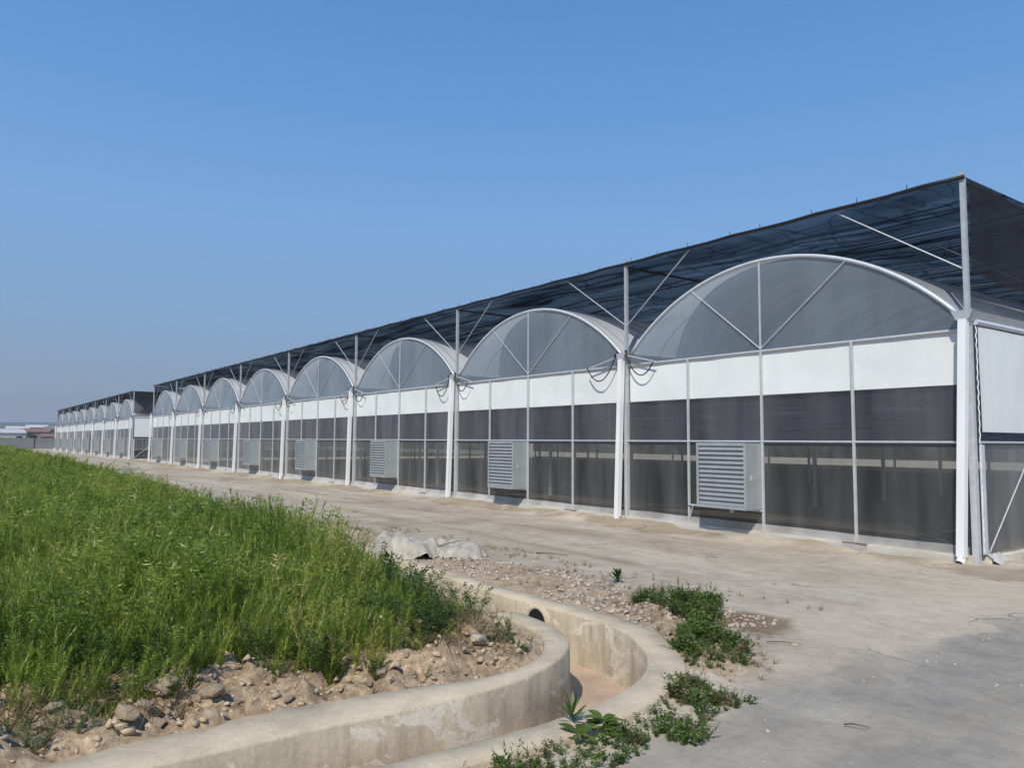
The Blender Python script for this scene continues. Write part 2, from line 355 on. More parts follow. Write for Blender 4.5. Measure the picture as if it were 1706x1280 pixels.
    A = np.maximum(A, ss(12.15, 12.55, X + nn * 1.4 + n2 * .5) * (X < 16) * .9)
    A = np.maximum(A, ss(.9, .2, np.hypot((X - 6.1) / 1.2, (Y - 4.3) / .5) + n2) * .7)
    A = np.where(X > 13.6, .3, A)
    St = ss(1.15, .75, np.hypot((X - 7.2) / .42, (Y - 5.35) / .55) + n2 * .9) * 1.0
    for n in range(10):      # damp silt below each downpipe
        yy = 5.95 + 7.97 * n
        St = np.maximum(St, ss(1.2, .7, np.hypot((X - 13.0) / .55, (Y - yy + 1.6) / 2.1) + n2 * 1.2 + nn * .9) * .6)
    St = np.maximum(St, ss(.55, .75, fbm(X, Y, .8, 31) + .1 * ss(12.4, 13.2, X)) * ss(12.3, 12.9, X) * (X < 14) * .55)
    St = np.maximum(St, ss(.62, .75, fbm(X, Y * .6, 1.4, 33)) * .35)
    for xt in (8.7, 10.4):     # wheel marks running along the road
        St = np.maximum(St, ss(.22, .06, np.abs(X - xt - .5 * np.sin(Y / 14) + .12 * nn)) * ss(3.8, 6, Y) * ss(.35, .6, fbm(X, Y * .4, .9, 37)) * .38)
    me = o.data
    ca = me.color_attributes.new('zone', 'FLOAT_COLOR', 'POINT')
    ca.data.foreach_set('color', np.stack([A, G, B, np.ones_like(A)], -1).astype(np.float32).ravel())
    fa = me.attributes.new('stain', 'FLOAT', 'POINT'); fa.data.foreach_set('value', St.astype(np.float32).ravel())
    tag(o, kind='structure'); return o
ground()

# ------------------------------------------------------------ drainage channel
def concrete(name, base=(.54, .455, .325), streak=True):
    mt, t, out = new_mat(name)
    p = t.nodes.new('ShaderNodeBsdfPrincipled'); p.inputs['Roughness'].default_value = .9; p.inputs['Specular IOR Level'].default_value = .25
    lo = tuple(x * .72 for x in base); hi = tuple(x * 1.2 for x in base)
    c = ramp(t, noise(t, 1.8, 6, .65), [(.3, lo), (.5, base), (.72, hi)])
    if streak:
        geo = N(t, 'ShaderNodeNewGeometry'); sp = t.nodes.new('ShaderNodeSeparateXYZ'); t.links.new(geo.outputs['Normal'], sp.inputs[0])
        side = ramp(t, math_(t, 'ABSOLUTE', sp.outputs[2]), [(.35, 1.0), (.7, 0.0)])
        v = ramp(t, noise(t, 5, 7, .75, (1, 1, .16)), [(.45, 0.0), (.72, .6)])
        c = mixc(t, math_(t, 'MULTIPLY', v, side), c, (.17, .155, .13))
        w = ramp(t, noise(t, 2.2, 6, .7, (1, 1, 1.6), dist=.8), [(.56, 0.0), (.58, 1.0), (.70, .9), (.76, 0.0)])
        c = mixc(t, math_(t, 'MULTIPLY', w, math_(t, 'MULTIPLY', side, .7)), c, (.70, .64, .54))
    c = mixc(t, .35, c, ramp(t, noise(t, 40, 5, .7), [(.3, (.5, .5, .5)), (.6, (1, 1, 1))]), 'MULTIPLY')
    t.links.new(c, p.inputs['Base Color'])
    b1 = bump(t, noise(t, 5, 6, .6), .35, .03); b2 = bump(t, noise(t, 60, 4, .7), .4, .006, b1)
    t.links.new(b2, p.inputs['Normal']); t.links.new(p.outputs[0], out.inputs[0]); return mt
M['concrete'] = concrete('drain_concrete')
M['silt'] = solid('drain_silt', (.42, .31, .22), .95, 0, .18, 2.5, .35)
M['curb'] = concrete('kerb_concrete', (.62, .57, .48), False)
def drain():
    root = empty('drainage_channel', (3.5, 4.7, 0))
    tag(root, 'curved open concrete drain with two low walls bending beside the dirt bank', 'drain')
    off = np.array([3.5, 4.7, 0])
    def wall(name, a, b, zt, zb, lab):
        # a = channel side, b = outer side; section with a chamfer and slight unevenness
        n = len(a); d = (b - a); w = np.linalg.norm(d, axis=1, keepdims=True); d = d / w
        k = np.arange(n); wob = (fbm(k * .35, k * 0 + zt * 100, 4, 2) - .5)[:, None]
        sec = []
        c = .022
        for (s, q, z) in ((0, -.03, zb), (0, -.005, (zt + zb) * .5), (0, 0, zt - c), (0, c * .8, zt), (.5, 0, zt + .004), (1, -c * .8, zt), (1, 0, zt - c), (1, 0, zb)):
            p = a + d * (w * s + q) + d * wob * .02
            zz = np.full(n, z) + (wob[:, 0] * .02 if z > -.2 else 0) - ((.22 * ss(6.9, 7.5, a[:, 1])) if zt > .08 and z > -.2 else 0) + (rng.random(n) - .5) * .004
            sec.append(np.c_[p, zz])
        P = np.stack(sec, 1) - off
        o = grid_mesh(name, P, M['concrete'], root, smooth=False); o['label'] = lab
    wall('drain_wall', inf, inb, .09, -.56, 'inner wall next to the dirt bank')
    wall('drain_wall', oui, ouo, .055, -.56, 'outer wall towards the road')
    s = np.linspace(0, 1, 8)[None, :, None]
    a = inf[:, None, :]; b = oui[:, None, :]; Pf = a * (1 - s) + b * s
    Z = -.50 + .05 * (fbm(Pf[..., 0], Pf[..., 1], .5, 9) - .5) + .02 * np.abs(np.linspace(-1, 1, 8))[None, :]
    grid_mesh('channel_floor', np.concatenate([Pf, Z[..., None]], -1) - off, M['silt'], root)
    # pipe mouth in the outer wall
    mb = MB(); c = Vector((5.63, 7.2, -.15)) - Vector(off); n = 28; ro, ri, L = .20, .165, .10
    vs = []
    for (r, x) in ((ro, .06), (ro, -.035), (ri, -.035), (ri, .06)):
        vs += [c + Vector((x, r * math.cos(2 * math.pi * k / n), r * math.sin(2 * math.pi * k / n))) for k in range(n)]
    fs = [(j * n + k, j * n + (k + 1) % n, (j + 1) * n + (k + 1) % n, (j + 1) * n + k) for j in range(3) for k in range(n)]
    mb.add(vs, fs); pm = mb.build('pipe_mouth', M['concrete'], root, True)
    mb = MB(); mb.add([c + Vector((-.03, ri * 1.0 * math.cos(2 * math.pi * k / n), ri * math.sin(2 * math.pi * k / n))) for k in range(n)], [tuple(range(n))])
    mb.build('bore_shade_disc', M['black'], pm)  # flat black disc stands for the shade inside the pipe
drain()

# ------------------------------------------------------------ greenhouse
FX = 13.5; BW = 7.97; Y0 = 5.76; GZ = 4.08; NZ = 6.40; CH = 3.86; AP = 5.77; DEP = 40.0
def arc_pts(y0, y1, zs, za, n=28):
    w = (y1 - y0) / 2; h = za - zs; r = (w * w + h * h) / (2 * h); cz = za - r; a = math.asin(w / r)
    return [((y0 + y1) / 2 + r * math.sin(-a + 2 * a * k / n), cz + r * math.cos(-a + 2 * a * k / n)) for k in range(n + 1)]
def subdiv_rect(x, y0, y1, z0, z1, ny, nz, amp, seed, sag=0):
    yy, zz = np.meshgrid(np.linspace(y0, y1, ny), np.linspace(z0, z1, nz), indexing='ij')
    return np.stack([x + amp * (fbm(yy, zz, .5, seed) - .5), yy, zz - sag * np.sin((yy - y0) / (y1 - y0) * math.pi)], -1)
def greenhouse(base_y, nb, label, far=False):
    root = empty('greenhouse', (FX, base_y, 0)); tag(root, label, 'greenhouse', 'arched film greenhouses under black shade net')
    g = lambda: MB()
    a0, a1 = .12, BW - .12
    arc = arc_pts(a0, a1, GZ + .02, AP, 30)
    P = []        # parts of the first bay, copied for the others
    # gable film
    mb = g(); pts = [(0.02, y, z) for y, z in arc]; b = [(0.02, y, CH) for y, z in arc]
    mb.add(pts + b, [(k, k + 1, len(pts) + k + 1, len(pts) + k) for k in range(len(pts) - 1)])
    P.append(mb.build('gable_film', M['film_gable'], root))
    P.append(g().tube([(0, y, z) for y, z in arc], .038, 8).build('arch', M['arch'], root, True))
    # roof tunnel
    X_ = np.linspace(.05, DEP, 26); A = np.array(arc); P3 = np.zeros((len(X_), len(arc), 3))
    P3[..., 0] = X_[:, None]; P3[..., 1] = A[None, :, 0]; P3[..., 2] = A[None, :, 1] + .03 + .03 * (fbm(X_[:, None] + 0 * A[None, :, 0], A[None, :, 0] + 0 * X_[:, None], 1.2, 4) - .5)
    P.append(grid_mesh('roof_film', P3, M['film_roof'], root))
    for x in (4, 8):
        P.append(g().tube([(x, y, z - .02) for y, z in arc[::2]], .03, 6).build('roof_hoop', M['pole'], root, True))
    # wall chords
    P.append(g().tube([(0.0, .05, CH), (0.0, BW - .05, CH)], .028, 6).build('top_chord', M['galv'], root))
    P.append(g().tube([(-.01, .03, 1.99), (-.01, BW - .03, 1.99)], .022, 6).build('mid_rail', M['galv'], root))
    for k, y in enumerate((2.04, 4.03, 5.99)):
        P.append(g().sq((-.015, y, .16), (-.015, y, CH if k != 1 else CH + .02), .045).build('stud', M['galv'], root))
    P.append(g().sq((-.02, 4.03, CH + .03), (-.02, 4.03, AP - .04), .03).build('king_post', M['galv'], root))
    P.append(g().tube([(-.02, 4.03, CH + .05), (-.02, 5.85, 5.40)], .011, 6).build('gable_brace', M['galv'], root))
    P.append(g().tube([(-.02, 4.03, CH + .05), (-.02, 2.12, 5.40)], .011, 6).build('gable_brace', M['galv'], root))
    # curtain, net band, wall film
    P.append(grid_mesh('white_curtain', subdiv_rect(.03, .09, BW - .09, 2.95, CH - .01, 40, 8, .03, 3, 0), M['curtain'], root))
    P.append(grid_mesh('rolled_net', subdiv_rect(.09, .10, BW - .10, 1.90, 2.98, 40, 26, .07, 5), M['band'], root))
    P.append(grid_mesh('wall_film', subdiv_rect(.03, .08, BW - .08, .15, 2.95, 60, 26, .03, 8), M['film_wall'], root))
    # kerb and skirt
    mb = g(); mb.box((-.10, 0.02, -.1), (.14, BW - .02, .15)); P.append(mb.build('kerb', M['curb'], root))
    yy = np.linspace(.1, BW - .1, 60); zz = np.array([.30, .17, .10, -.0]); xx = np.array([-.02, -.05, -.13, -.18])
    SK = np.zeros((60, 4, 3)); SK[..., 0] = xx[None] + .05 * (vn(yy[:, None] + 0 * zz, zz[None] * 3, .4, 6) - .5); SK[..., 1] = yy[:, None]
    SK[..., 2] = zz[None] * 1.0 + .05 * (vn(yy[:, None] + 0 * zz, zz[None], .8, 7) - .5)
    P.append(grid_mesh('film_skirt', SK, M['film_skirt'], root))
    mb = g(); mb.box((-.104, 1.80, .02), (.0, 2.28, .154)); P.append(mb.build('kerb_patch', M['patch'], root))
    # fan
    fan = g(); y0, y1, z0, z1, x0, x1 = 4.06, 5.34, .60, 1.955, -.50, -.03; t_ = .022; bd = .06
    fan.box((x0, y0, z1 - t_), (x1, y1, z1)); fan.box((x0, y0, z0), (x1, y1, z0 + t_))
    fan.box((x0, y0, z0 + t_ + .001), (x1, y0 + t_, z1 - t_ - .001)); fan.box((x0, y1 - t_, z0 + t_ + .001), (x1, y1, z1 - t_ - .001))
    for (ya, yb, za, zb) in ((y0, y1, z1 - bd, z1 + .004), (y0, y1, z0 - .004, z0 + bd), (y0, y0 + bd, z0 + bd + .001, z1 - bd - .001), (y1 - bd, y1, z0 + bd + .001, z1 - bd - .001)):
        fan.box((x0 - .025, ya, za), (x0 - .003, yb, zb))
    fo = fan.build('exhaust_fan', M['fan'], root)
    lv = g(); ns = 13; sp = (z1 - z0 - 2 * bd) / ns
    for i in range(ns):
        zt = z1 - bd - i * sp
        a, b_ = y0 + bd + .006, y1 - bd - .006
        sec = [(x0 + .012, zt + .006), (x0 - .010, zt - sp * .84), (x0 - .032, zt - sp * .88), (x0 - .030, zt - sp * .96), (x0 - .004, zt - sp * .95), (x0 + .020, zt - .008)]
        n = len(sec); vs = [(x, a, z) for x, z in sec] + [(x, b_, z) for x, z in sec]
        lv.add(vs, [(k, (k + 1) % n, n + (k + 1) % n, n + k) for k in range(n)] + [tuple(range(n)), tuple(range(2 * n - 1, n - 1, -1))])
    lv.build('louver', M['louver'], fo)
    bk = g(); bk.box((x0 + .12, y0 + t_ + .002, z0 + t_ + .002), (x0 + .14, y1 - t_ - .002, z1 - t_ - .002)); bk.build('fan_back', M['fan_dark'], fo)
    lt = g(); lt.box((x0 + .14, y0 - .012, 1.26), (x0 + .20, y0 + .001, 1.275)); lt.box((x0 + .125, y0 - .018, 1.20), (x0 + .14, y0 + .001, 1.30)); lt.box((x0 + .185, y0 - .012, 1.21), (x0 + .20, y0 + .001, 1.258)); lt.build('latch', M['galv'], fo)
    P.append(fo)
    P.append(g().tube([(-.05, 4.03, .57), (-.05, 5.99, .57)], .02, 6).build('fan_shelf', M['galv'], root))
    P.append(g().tube([(-.05, 5.95, .25), (-.12, 5.80, .56)], .016, 6).build('shelf_prop', M['galv'], root))
    bays = {0: P}
    for k in range(1, nb):
        bays[k] = []
        for p in P: bays[k].append(dup(p, BW * k))
    # gutter lines
    Q = []
    Q.append(g().sq((0, 0, 0), (0, 0, GZ), .10).build('front_column', M['galv'], root))
    Q.append(g().sq((0, 0, GZ + .05), (0, 0, NZ + .12), .075).build('net_pole', M['pole'], root))
    mb = g(); mb.add([(-.10, -.16, GZ + .06), (-.10, .16, GZ + .06), (-.10, .07, GZ - .09), (-.10, -.07, GZ - .09), (DEP, -.16, GZ + .06), (DEP, .16, GZ + .06), (DEP, .07, GZ - .09), (DEP, -.07, GZ - .09)],
                     [(0, 1, 2, 3), (7, 6, 5, 4), (1, 5, 6, 2), (2, 6, 7, 3), (3, 7, 4, 0)]); Q.append(mb.build('gutter', M['galv'], root))
    mb = g(); mb.add([(-.22, -.17, GZ + .075), (-.22, .17, GZ + .075), (-.22, .10, GZ - .08), (-.22, -.10, GZ - .08), (-.105, -.17, GZ + .075), (-.105, .17, GZ + .075), (-.105, .10, GZ - .08), (-.105, -.10, GZ - .08)],
                     [(0, 1, 2, 3), (7, 6, 5, 4), (1, 5, 6, 2), (2, 6, 7, 3), (3, 7, 4, 0), (0, 4, 5, 1)]); Q.append(mb.build('gutter_outlet', M['pole'], root))
    dp = g(); dp.sq((-.19, .0, GZ - .08), (-.20, .16, .14), .125); do = dp.build('downpipe', M['pvc'], root)
    g().tube([(-.20, .16, .15), (-.205, .165, .10), (-.23, .17, .055), (-.275, .17, .03)], .068, 10, False).build('elbow', M['pvc'], do, True)
    Q.append(do)
    Q.append(g().tube([(0, -.04, 4.88), (.0, -2.05, 6.38)], .0125, 6).build('net_strut', M['galv'], root))
    Q.append(g().tube([(0, .04, 4.88), (.0, 2.3, 6.38)], .0125, 6).build('net_strut', M['galv'], root))
    Q.append(g().tube([(4, -.04, 4.88), (4, -2.05, 6.38)], .0125, 6).build('net_strut', M['galv'], root))
    Q.append(g().tube([(4, .04, 4.88), (4, 2.3, 6.38)], .0125, 6).build('net_strut', M['galv'], root))
    Q.append(g().tube([(-.0, 0, NZ - .06), (DEP, 0, NZ - .06)], .03, 6).build('net_purlin', M['darkmetal'], root))
    def cab(ya, za, yb, zb, drop):
        return [(-.16, ya + (yb - ya) * s, za + (zb - za) * s - drop * 4 * s * (1 - s)) for s in [i / 14 for i in range(15)]]
    cables = []
    cables.append(g().tube(cab(-.12, 4.12, -1.05, 3.86, .42), .015, 6).build('cable', M['black'], root, True))
    cables.append(g().tube(cab(.20, 4.14, 1.22, 3.86, .50), .015, 6).build('cable', M['black'], root, True))
    cables.append(g().tube([(-.13, -.1, 4.10), (-.13, -1.08, 3.87)], .018, 6).build('roller_arm', M['galv'], root))
    cables.append(g().tube([(-.13, .1, 4.10), (-.13, 1.25, 3.87)], .018, 6).build('roller_arm', M['galv'], root))
    cables.append(g().tube([(-.24, .16, 4.10), (-.12, .20, 4.19)], .035, 8).build('cable_clamp', M['black'], root))
    cables.append(g().tube([(-.16, -.14, 4.08), (-.16, -.14, 4.22)], .03, 8).build('cable_clamp', M['black'], root))
    for k in range(1, nb + 1):
        for q in Q:
            if k == nb and q.name.startswith('net_strut') and q.data.vertices[8].co.y > 1: continue
            if k > 1 and q.name.startswith('net_strut') and q.data.vertices[0].co.x > 2: continue
            dup(q, BW * k)
    for q in cables:
        for k in range(2, nb): dup(q, BW * k)
        q.location.y += BW
    rv = random.Random(int(base_y))
    for o in list(root.children):
        if o.name.startswith('cable.') or o.name == 'cable': o.scale = (1, rv.uniform(.85, 1.05), 1); o.rotation_euler[2] = rv.uniform(-.05, .05); o.location.z += rv.uniform(-.02, .02)
        elif o.name.startswith('downpipe'): o.rotation_euler[1] = rv.uniform(-.004, .004); o.location.y += rv.uniform(-.02, .02)
    # the strut that would stick out beyond the near end
    for o in list(root.children):
        if o.name.startswith('net_strut') and abs(o.location.y) < .01 and min(v.co.y for v in o.data.vertices) < -1: bpy.data.objects.remove(o)
    # inner columns
    mb = g(); mb.sq((4, 0, 0), (4, 0, NZ), .09); c0 = mb.build('inner_column', M['pole'], root)
    rows = 7
    for i in range(rows):
        for k in range(nb + 1):
            if i == 0 and k == 0: continue
            dup(c0, BW * k, 4.0 * i)
    # shade net
    Yl, Xl = BW * nb, DEP
    xx = np.linspace(-.05, Xl, 90); yy = np.linspace(-.05, Yl + .05, 40 * nb // 2)
    XX, YY = np.meshgrid(xx, yy, indexing='ij')
    ZZ = NZ + .02 - .10 * np.abs(np.sin(YY / BW * math.pi * 2)) * ss(0, 1.5, XX) - .10 * (fbm(XX, YY, 1.1, 3) - .3) * ss(0, .6, XX) * ss(-.05, .5, YY)
    grid_mesh('shade_net', np.stack([XX, YY, ZZ], -1), M['net'], root)
    ed = [(-.06, y, NZ + .02 + .012 * math.sin(y * 3.1)) for y in np.linspace(-.05, Yl + .05, 12 * nb)]
    g().tube(ed, .035, 6).build('net_edge_cable', M['black'], root, True)
    for xw in (2.6, 6.6, 10.6, 14.6, 18.6):
        g().tube([(xw, -.02, NZ - .11), (xw, Yl + .02, NZ - .11)], .016, 5).build('net_wire', M['darkmetal'], root)
    if not far:
        cl = g(); cl.tube([(-.06, .9, NZ + .03), (-.06, .9, NZ + .13)], .008, 4); co = cl.build('net_clip', M['black'], root)
        for j in range(1, int(Yl / 1.0)):
            dup(co, j * 1.0 + random.uniform(-.2, .2))
    # hanging net at both ends
    for yy_, nm in ((-.07, 1), (Yl + .07, 2)):
        xs = np.linspace(.06, DEP, 100); zs = np.linspace(NZ - .02, 4.80 if not far else 4.35, 14); XX, ZZ = np.meshgrid(xs, zs, indexing='ij')
        dep = (NZ - ZZ)
        YY = yy_ + .16 * (fbm(XX, ZZ * .3, .5, nm) - .5) * (dep > .05) + .10 * np.sin(XX * 1.7) * dep / 1.6 * .6
        ZZ = ZZ - .22 * np.abs(np.sin(XX / 8 * math.pi)) ** 1 * ss(.2, 3, XX)
        grid_mesh('hanging_net', np.stack([XX, YY, ZZ], -1), M['net_side'], root)
    # end walls (seen edge on and through the gap)
    for (ye, sgn) in ((-.06, -1), (Yl + .06, 1)):
        def er(x0, x1, z0, z1, nx, nz, amp, seed, dy=0):
            a, b = np.meshgrid(np.linspace(x0, x1, nx), np.linspace(z0, z1, nz), indexing='ij')
            return np.stack([a, ye + dy * -sgn + amp * (fbm(a, b, .5, seed) - .5), b], -1)
        grid_mesh('end_wall_film', er(.06, DEP, .15, 4.0, 80, 24, .05, 4), M['film_wall'], root)
        grid_mesh('end_curtain', er(.12, DEP, 2.16, 3.90, 60, 8, .03, 5, -.04), M['curtain'], root)
        grid_mesh('end_net', er(.12, DEP, 1.95, 2.16, 60, 4, .03, 6, -.035), M['band'], root)
        mb = g(); mb.box((.15, ye - .1, -.1), (DEP, ye + .1, .14)); mb.build('kerb', M['curb'], root)
        mb = g().tube([(.05, ye + .03 * sgn, 1.99), (DEP, ye + .03 * sgn, 1.99)], .022, 6); mb.build('end_rail', M['galv'], root)
        g().tube([(.05, ye + .03 * sgn, 3.97), (DEP, ye + .03 * sgn, 3.97)], .05, 6).build('eave_tube', M['arch'], root)
        g().tube([(.22, ye + .04 * sgn, .2), (2.9, ye + .04 * sgn, 2.6)], .012, 6).build('end_brace', M['galv'], root)
        for x in (4, 8, 12):
            g().sq((x, ye + .03 * sgn, .15), (x, ye + .03 * sgn, 3.95), .055).build('end_stud', M['galv'], root)
        g().box((.07, ye + .02 * sgn - .015, .18), (.20, ye + .02 * sgn + .015, 1.97)).build('end_strip', M['arch'], root)
    # rear wall
    mb = g(); mb.add([(DEP, 0, .80), (DEP, Yl, .80), (DEP, Yl, 4.1), (DEP, 0, 4.1)], [(0, 1, 2, 3)]); mb.build('rear_net', M['net_side'], root)
    mb = g(); mb.add([(DEP + .03, 0, .3), (DEP + .03, Yl, .3), (DEP + .03, Yl, 4.2), (DEP + .03, 0, 4.2)], [(0, 1, 2, 3)]); mb.build('rear_film', M['film_wall'], root)
    mb = g(); mb.box((DEP - .05, 0, -.1), (DEP + .1, Yl, .3)); mb.build('rear_kerb', M['curb'], root)
    # soil inside
    mb = g(); mb.add([(.15, 0.05, .03), (DEP - .06, 0.05, .03), (DEP - .06, Yl - .05, .03), (.15, Yl - .05, .03)], [(0, 1, 2, 3)]); mb.build('soil_bed', M['soil_in'], root)
    return root, bays
gh1, bays1 = greenhouse(Y0, 8, 'long nearer film greenhouse with grey louvred fans, black shade net reaching the right edge')
gh2, bays2 = greenhouse(78.4, 8, 'farther film greenhouse beyond the gap, small and distant at left', True)
# rope lacing on the near corner column, short film tail
mb = MB(); pts = [(.075 + .005 * math.sin(i * 1.3) + .004 * math.sin(i * .37), -.085 - .006 * math.cos(i * 1.1), 4.0 - i * .03) for i in range(128)]
mb.tube(pts, .009, 5).build('lacing_rope', M['pvc'], gh1, True)
# crumpled film tail at the corner foot
a, b = np.meshgrid(np.linspace(0, 1.2, 30), np.linspace(0, 1, 12), indexing='ij')
P3 = np.stack([.12 + a * .35, -.12 - .22 * b + .08 * (fbm(a, b, .3, 3) - .5), .16 * (1 - b) ** 1.3 + .02 + .10 * (fbm(a, b, .25, 5) - .3) * (1 - b)], -1)
M['loose'] = solid('loose_plastic', (.46, .45, .42), .35, 0, .2, 6, .3); grid_mesh('film_skirt', P3, M['loose'], gh1)
# open door in the farther greenhouse, its inner shade painted as a dark panel
mb = MB(); mb.box((-.03, BW * 3 + 1.0, .16), (-.02, BW * 3 + 3.2, 2.4)); mb.build('doorway_shade_panel', M['fan_dark'], gh2)

# ------------------------------------------------------------ far things
M['fence'] = solid('fence_sheet', (.20, .21, .21), .8, 0, .15, .8)
M['wallw'] = solid('house_render', (.48, .48, .46), .9, 0, .1, .4)
M['wallb'] = solid('house_brick', (.24, .17, .14), .9, 0, .2, .8)
M['roofw'] = solid('pale_sheet_roof', (.48, .48, .48), .6, 0, .08, .5)
M['roofr'] = solid('clay_tile_roof', (.20, .12, .10), .9, 0, .2, .8)
M['pane'] = solid('window_glass', (.05, .06, .07), .2, 0, .1, 2)
M['pave'] = solid('far_paving', (.55, .50, .42), .95, 0, .12, .3)
def fence():
    root = empty('perimeter_fence', (10, 158, 0)); tag(root, 'grey sheet fence with dark posts crossing the far end of the field', 'fence')
    x = -46.; k = 0
    while x < 52:
        w = 5.3
        MB().box((x + .06, -.03, .12), (x + w - .06, .03, 1.98 + .05 * math.sin(k * 1.7))).build('fence_panel', M['fence'], root)
        MB().sq((x, 0, 0), (x, 0, 2.6 if k % 2 else 2.3), .14).build('fence_post', M['darkmetal'], root)
        x += w; k += 1
    MB().box((-46, -.6, -.02), (52, -.12, .16)).build('footing', M['pave'], root)
fence()
def house(x, y, w, d, h, roof, lab, brick=False, flat=False, rz=0):
    h *= 1.22; root = empty('house', (x, y, 0)); root.rotation_euler[2] = rz; tag(root, lab, 'house', 'houses of the far village')
    MB().box((-w / 2, 0, -.5), (w / 2, d, h)).build('wall', M['wallb' if brick else 'wallw'], root)
    mb = MB()
    if flat: mb.box((-w / 2 - .2, -.2, h + .01), (w / 2 + .2, d + .2, h + .35))
    else:
        e = .4; mb.add([(-w / 2 - e, -e, h), (w / 2 + e, -e, h), (w / 2 + e, d + e, h), (-w / 2 - e, d + e, h), (-w / 2 - e, d / 2, h + w * .16), (w / 2 + e, d / 2, h + w * .16)],
                       [(0, 1, 5, 4), (3, 4, 5, 2), (0, 4, 3), (1, 2, 5), (0, 3, 2, 1)])
    mb.build('roof', M[roof], root)
    n = max(2, int(w / 2.4))
    for r_ in range(max(1, int(h / 3))):
        for i in range(n):
            xx = -w / 2 + w * (i + .5) / n
            MB().box((xx - .5, -.05, 1 + r_ * 3), (xx + .5, -.005, 2.2 + r_ * 3)).build('window', M['pane'], root)
# x at y=350: 14.8 (left edge of the photo) .. 32
house(17.2, 330, 9, 8, 3.2, 'roofw', 'low white house at far left with pale sheet roof', rz=.2)
house(20.5, 352, 7, 8, 4.6, 'roofw', 'white gabled house behind the low one, pale bright roof')
house(25.5, 340, 8.5, 8, 3.6, 'roofr', 'brown brick house with clay tile roof in the village middle', brick=True)
house(27.0, 362, 7, 8, 5.2, 'roofw', 'house with pale gabled roof rising behind the brown brick house', rz=-.2)
house(33.5, 350, 8.5, 8, 5.2, 'roofw', 'white flat roofed block at the right end of the village', flat=True)
house(29.5, 322, 6.5, 6, 2.2, 'roofr', 'small low house with clay roof in front of the flat roofed block', brick=True)
house(38.0, 330, 6, 6, 2.4, 'roofr', 'small low brick house nearest the greenhouse end', brick=True)
house(12.0, 340, 8, 7, 3.4, 'roofr', 'white walled house with clay roof at the left edge of the photo')

def leaf_cloud(cents, rads, n, size, seed):
    r = np.random.default_rng(seed); V = []; T = []
    for (c, rd) in zip(cents, rads):
        k = int(n * rd ** 2 / max(q ** 2 for q in rads)) + 3
        d = r.normal(size=(k, 3)); d /= np.linalg.norm(d, axis=1, keepdims=True); rr = rd * (.55 + .5 * r.random((k, 1)))
        p = np.array(c) + d * rr * np.array([1, 1, .8])
        a = r.normal(size=(k, 3)); a /= np.linalg.norm(a, axis=1, keepdims=True); b = np.cross(a, r.normal(size=(k, 3))); b /= np.linalg.norm(b, axis=1, keepdims=True)
        s = size * (.6 + .8 * r.random((k, 1)))
        V.append(np.stack([p - a * s, p + b * s * .5, p + a * s, p - b * s * .5], 1)); T.append(np.repeat(r.random(k), 4))
    V = np.concatenate(V).reshape(-1, 3); return V, np.concatenate(T)
def leaf_obj(name, V, T, mat, parent=None, k=4):
    me = fast_mesh(name, V, np.arange(len(V)).reshape(-1, k))
    fa = me.attributes.new('tint', 'FLOAT', 'POINT'); fa.data.foreach_set('value', T.astype(np.float32))
    return link(name, me, mat, parent)
M['treeleaf'] = foliage('tree_leaves', [(.025, .05, .015), (.05, .09, .025), (.08, .12, .04)], .3, .3)
M['bark'] = solid('bark', (.12, .09, .06), .95, 0, .3, 5, .4)
def tree(x, y, h, seed, lab):
    root = empty('tree', (x, y, 0)); tag(root, lab, 'tree', 'trees between the village houses'); r = random.Random(seed)
    mb = MB(); mb.tube([(0, 0, 0), (.1, 0, h * .3), (0, .1, h * .6)], [.22, .16, .08], 7)
    for k in range(4): a = k * 1.6 + seed; mb.tube([(.05, 0, h * .35), (math.cos(a) * h * .22, math.sin(a) * h * .22, h * .65)], [.09, .03], 5)
    mb.build('trunk', M['bark'], root)
    cs = [(r.uniform(-1, 1) * h * .26, r.uniform(-1, 1) * h * .26, h * r.uniform(.45, .85)) for _ in range(7)]
    V, T = leaf_cloud(cs, [h * r.uniform(.12, .22) for _ in cs], 260, .22, seed); leaf_obj('crown', V, T, M['treeleaf'], root)
for (x, y, h, s, l) in ((30.6, 345, 6.2, 1, 'round dark tree left of the white flat roofed block'), (23.2, 325, 4.0, 2, 'low bushy tree in front of the brown brick house'), (36.5, 335, 5.0, 3, 'dark tree at the right end of the village beside the block'),
                        (15.0, 345, 5.2, 4, 'dark green tree at the far left of the village'), (39, 300, 4.2, 5, 'bushy tree just left of the farther greenhouse end'), (19.0, 320, 3.0, 6, 'low shrubby tree before the low white house'), (33.5, 310, 3.0, 7, 'low shrubby tree in front of the flat roofed block')):
    tree(x, y, h, s, l)
def hills():
    xs = np.linspace(-2600, 3000, 240); rows = np.array([0, .25, .5, .8, 1.0])
    X = np.repeat(xs[:, None], 5, 1); Yh = 1500 + rows[None] * 900 + 0 * X
    prof = np.array([0, .6, .9, 1, .6])
    Z = -2 + prof[None] * (10 + 46 * fbm(X, Yh, 900, 3, 5) + 8 * (X > 200) * 0)
    hm = solid('hill_scrub', (.06, .08, .05), .95, 0, .3, .004)
    tag(grid_mesh('hills', np.stack([X, Yh, Z], -1), hm), kind='structure')
hills()
def treeline():
    # the far-off scrub that reads as one mass beyond the village
    r = np.random.default_rng(5); n = 160; cs = [(x, 420 + r.random() * 120, .8 + r.random() * 1.4) for x in r.uniform(-60, 160, n)]
    V, T = leaf_cloud(cs, [1.6 + 1.4 * r.random() for _ in cs], 60, .6, 9); o = leaf_obj('scrub', V, T, M['treeleaf']); tag(o, 'dark far-off scrub beyond the village', 'scrub', kind='stuff')
treeline()

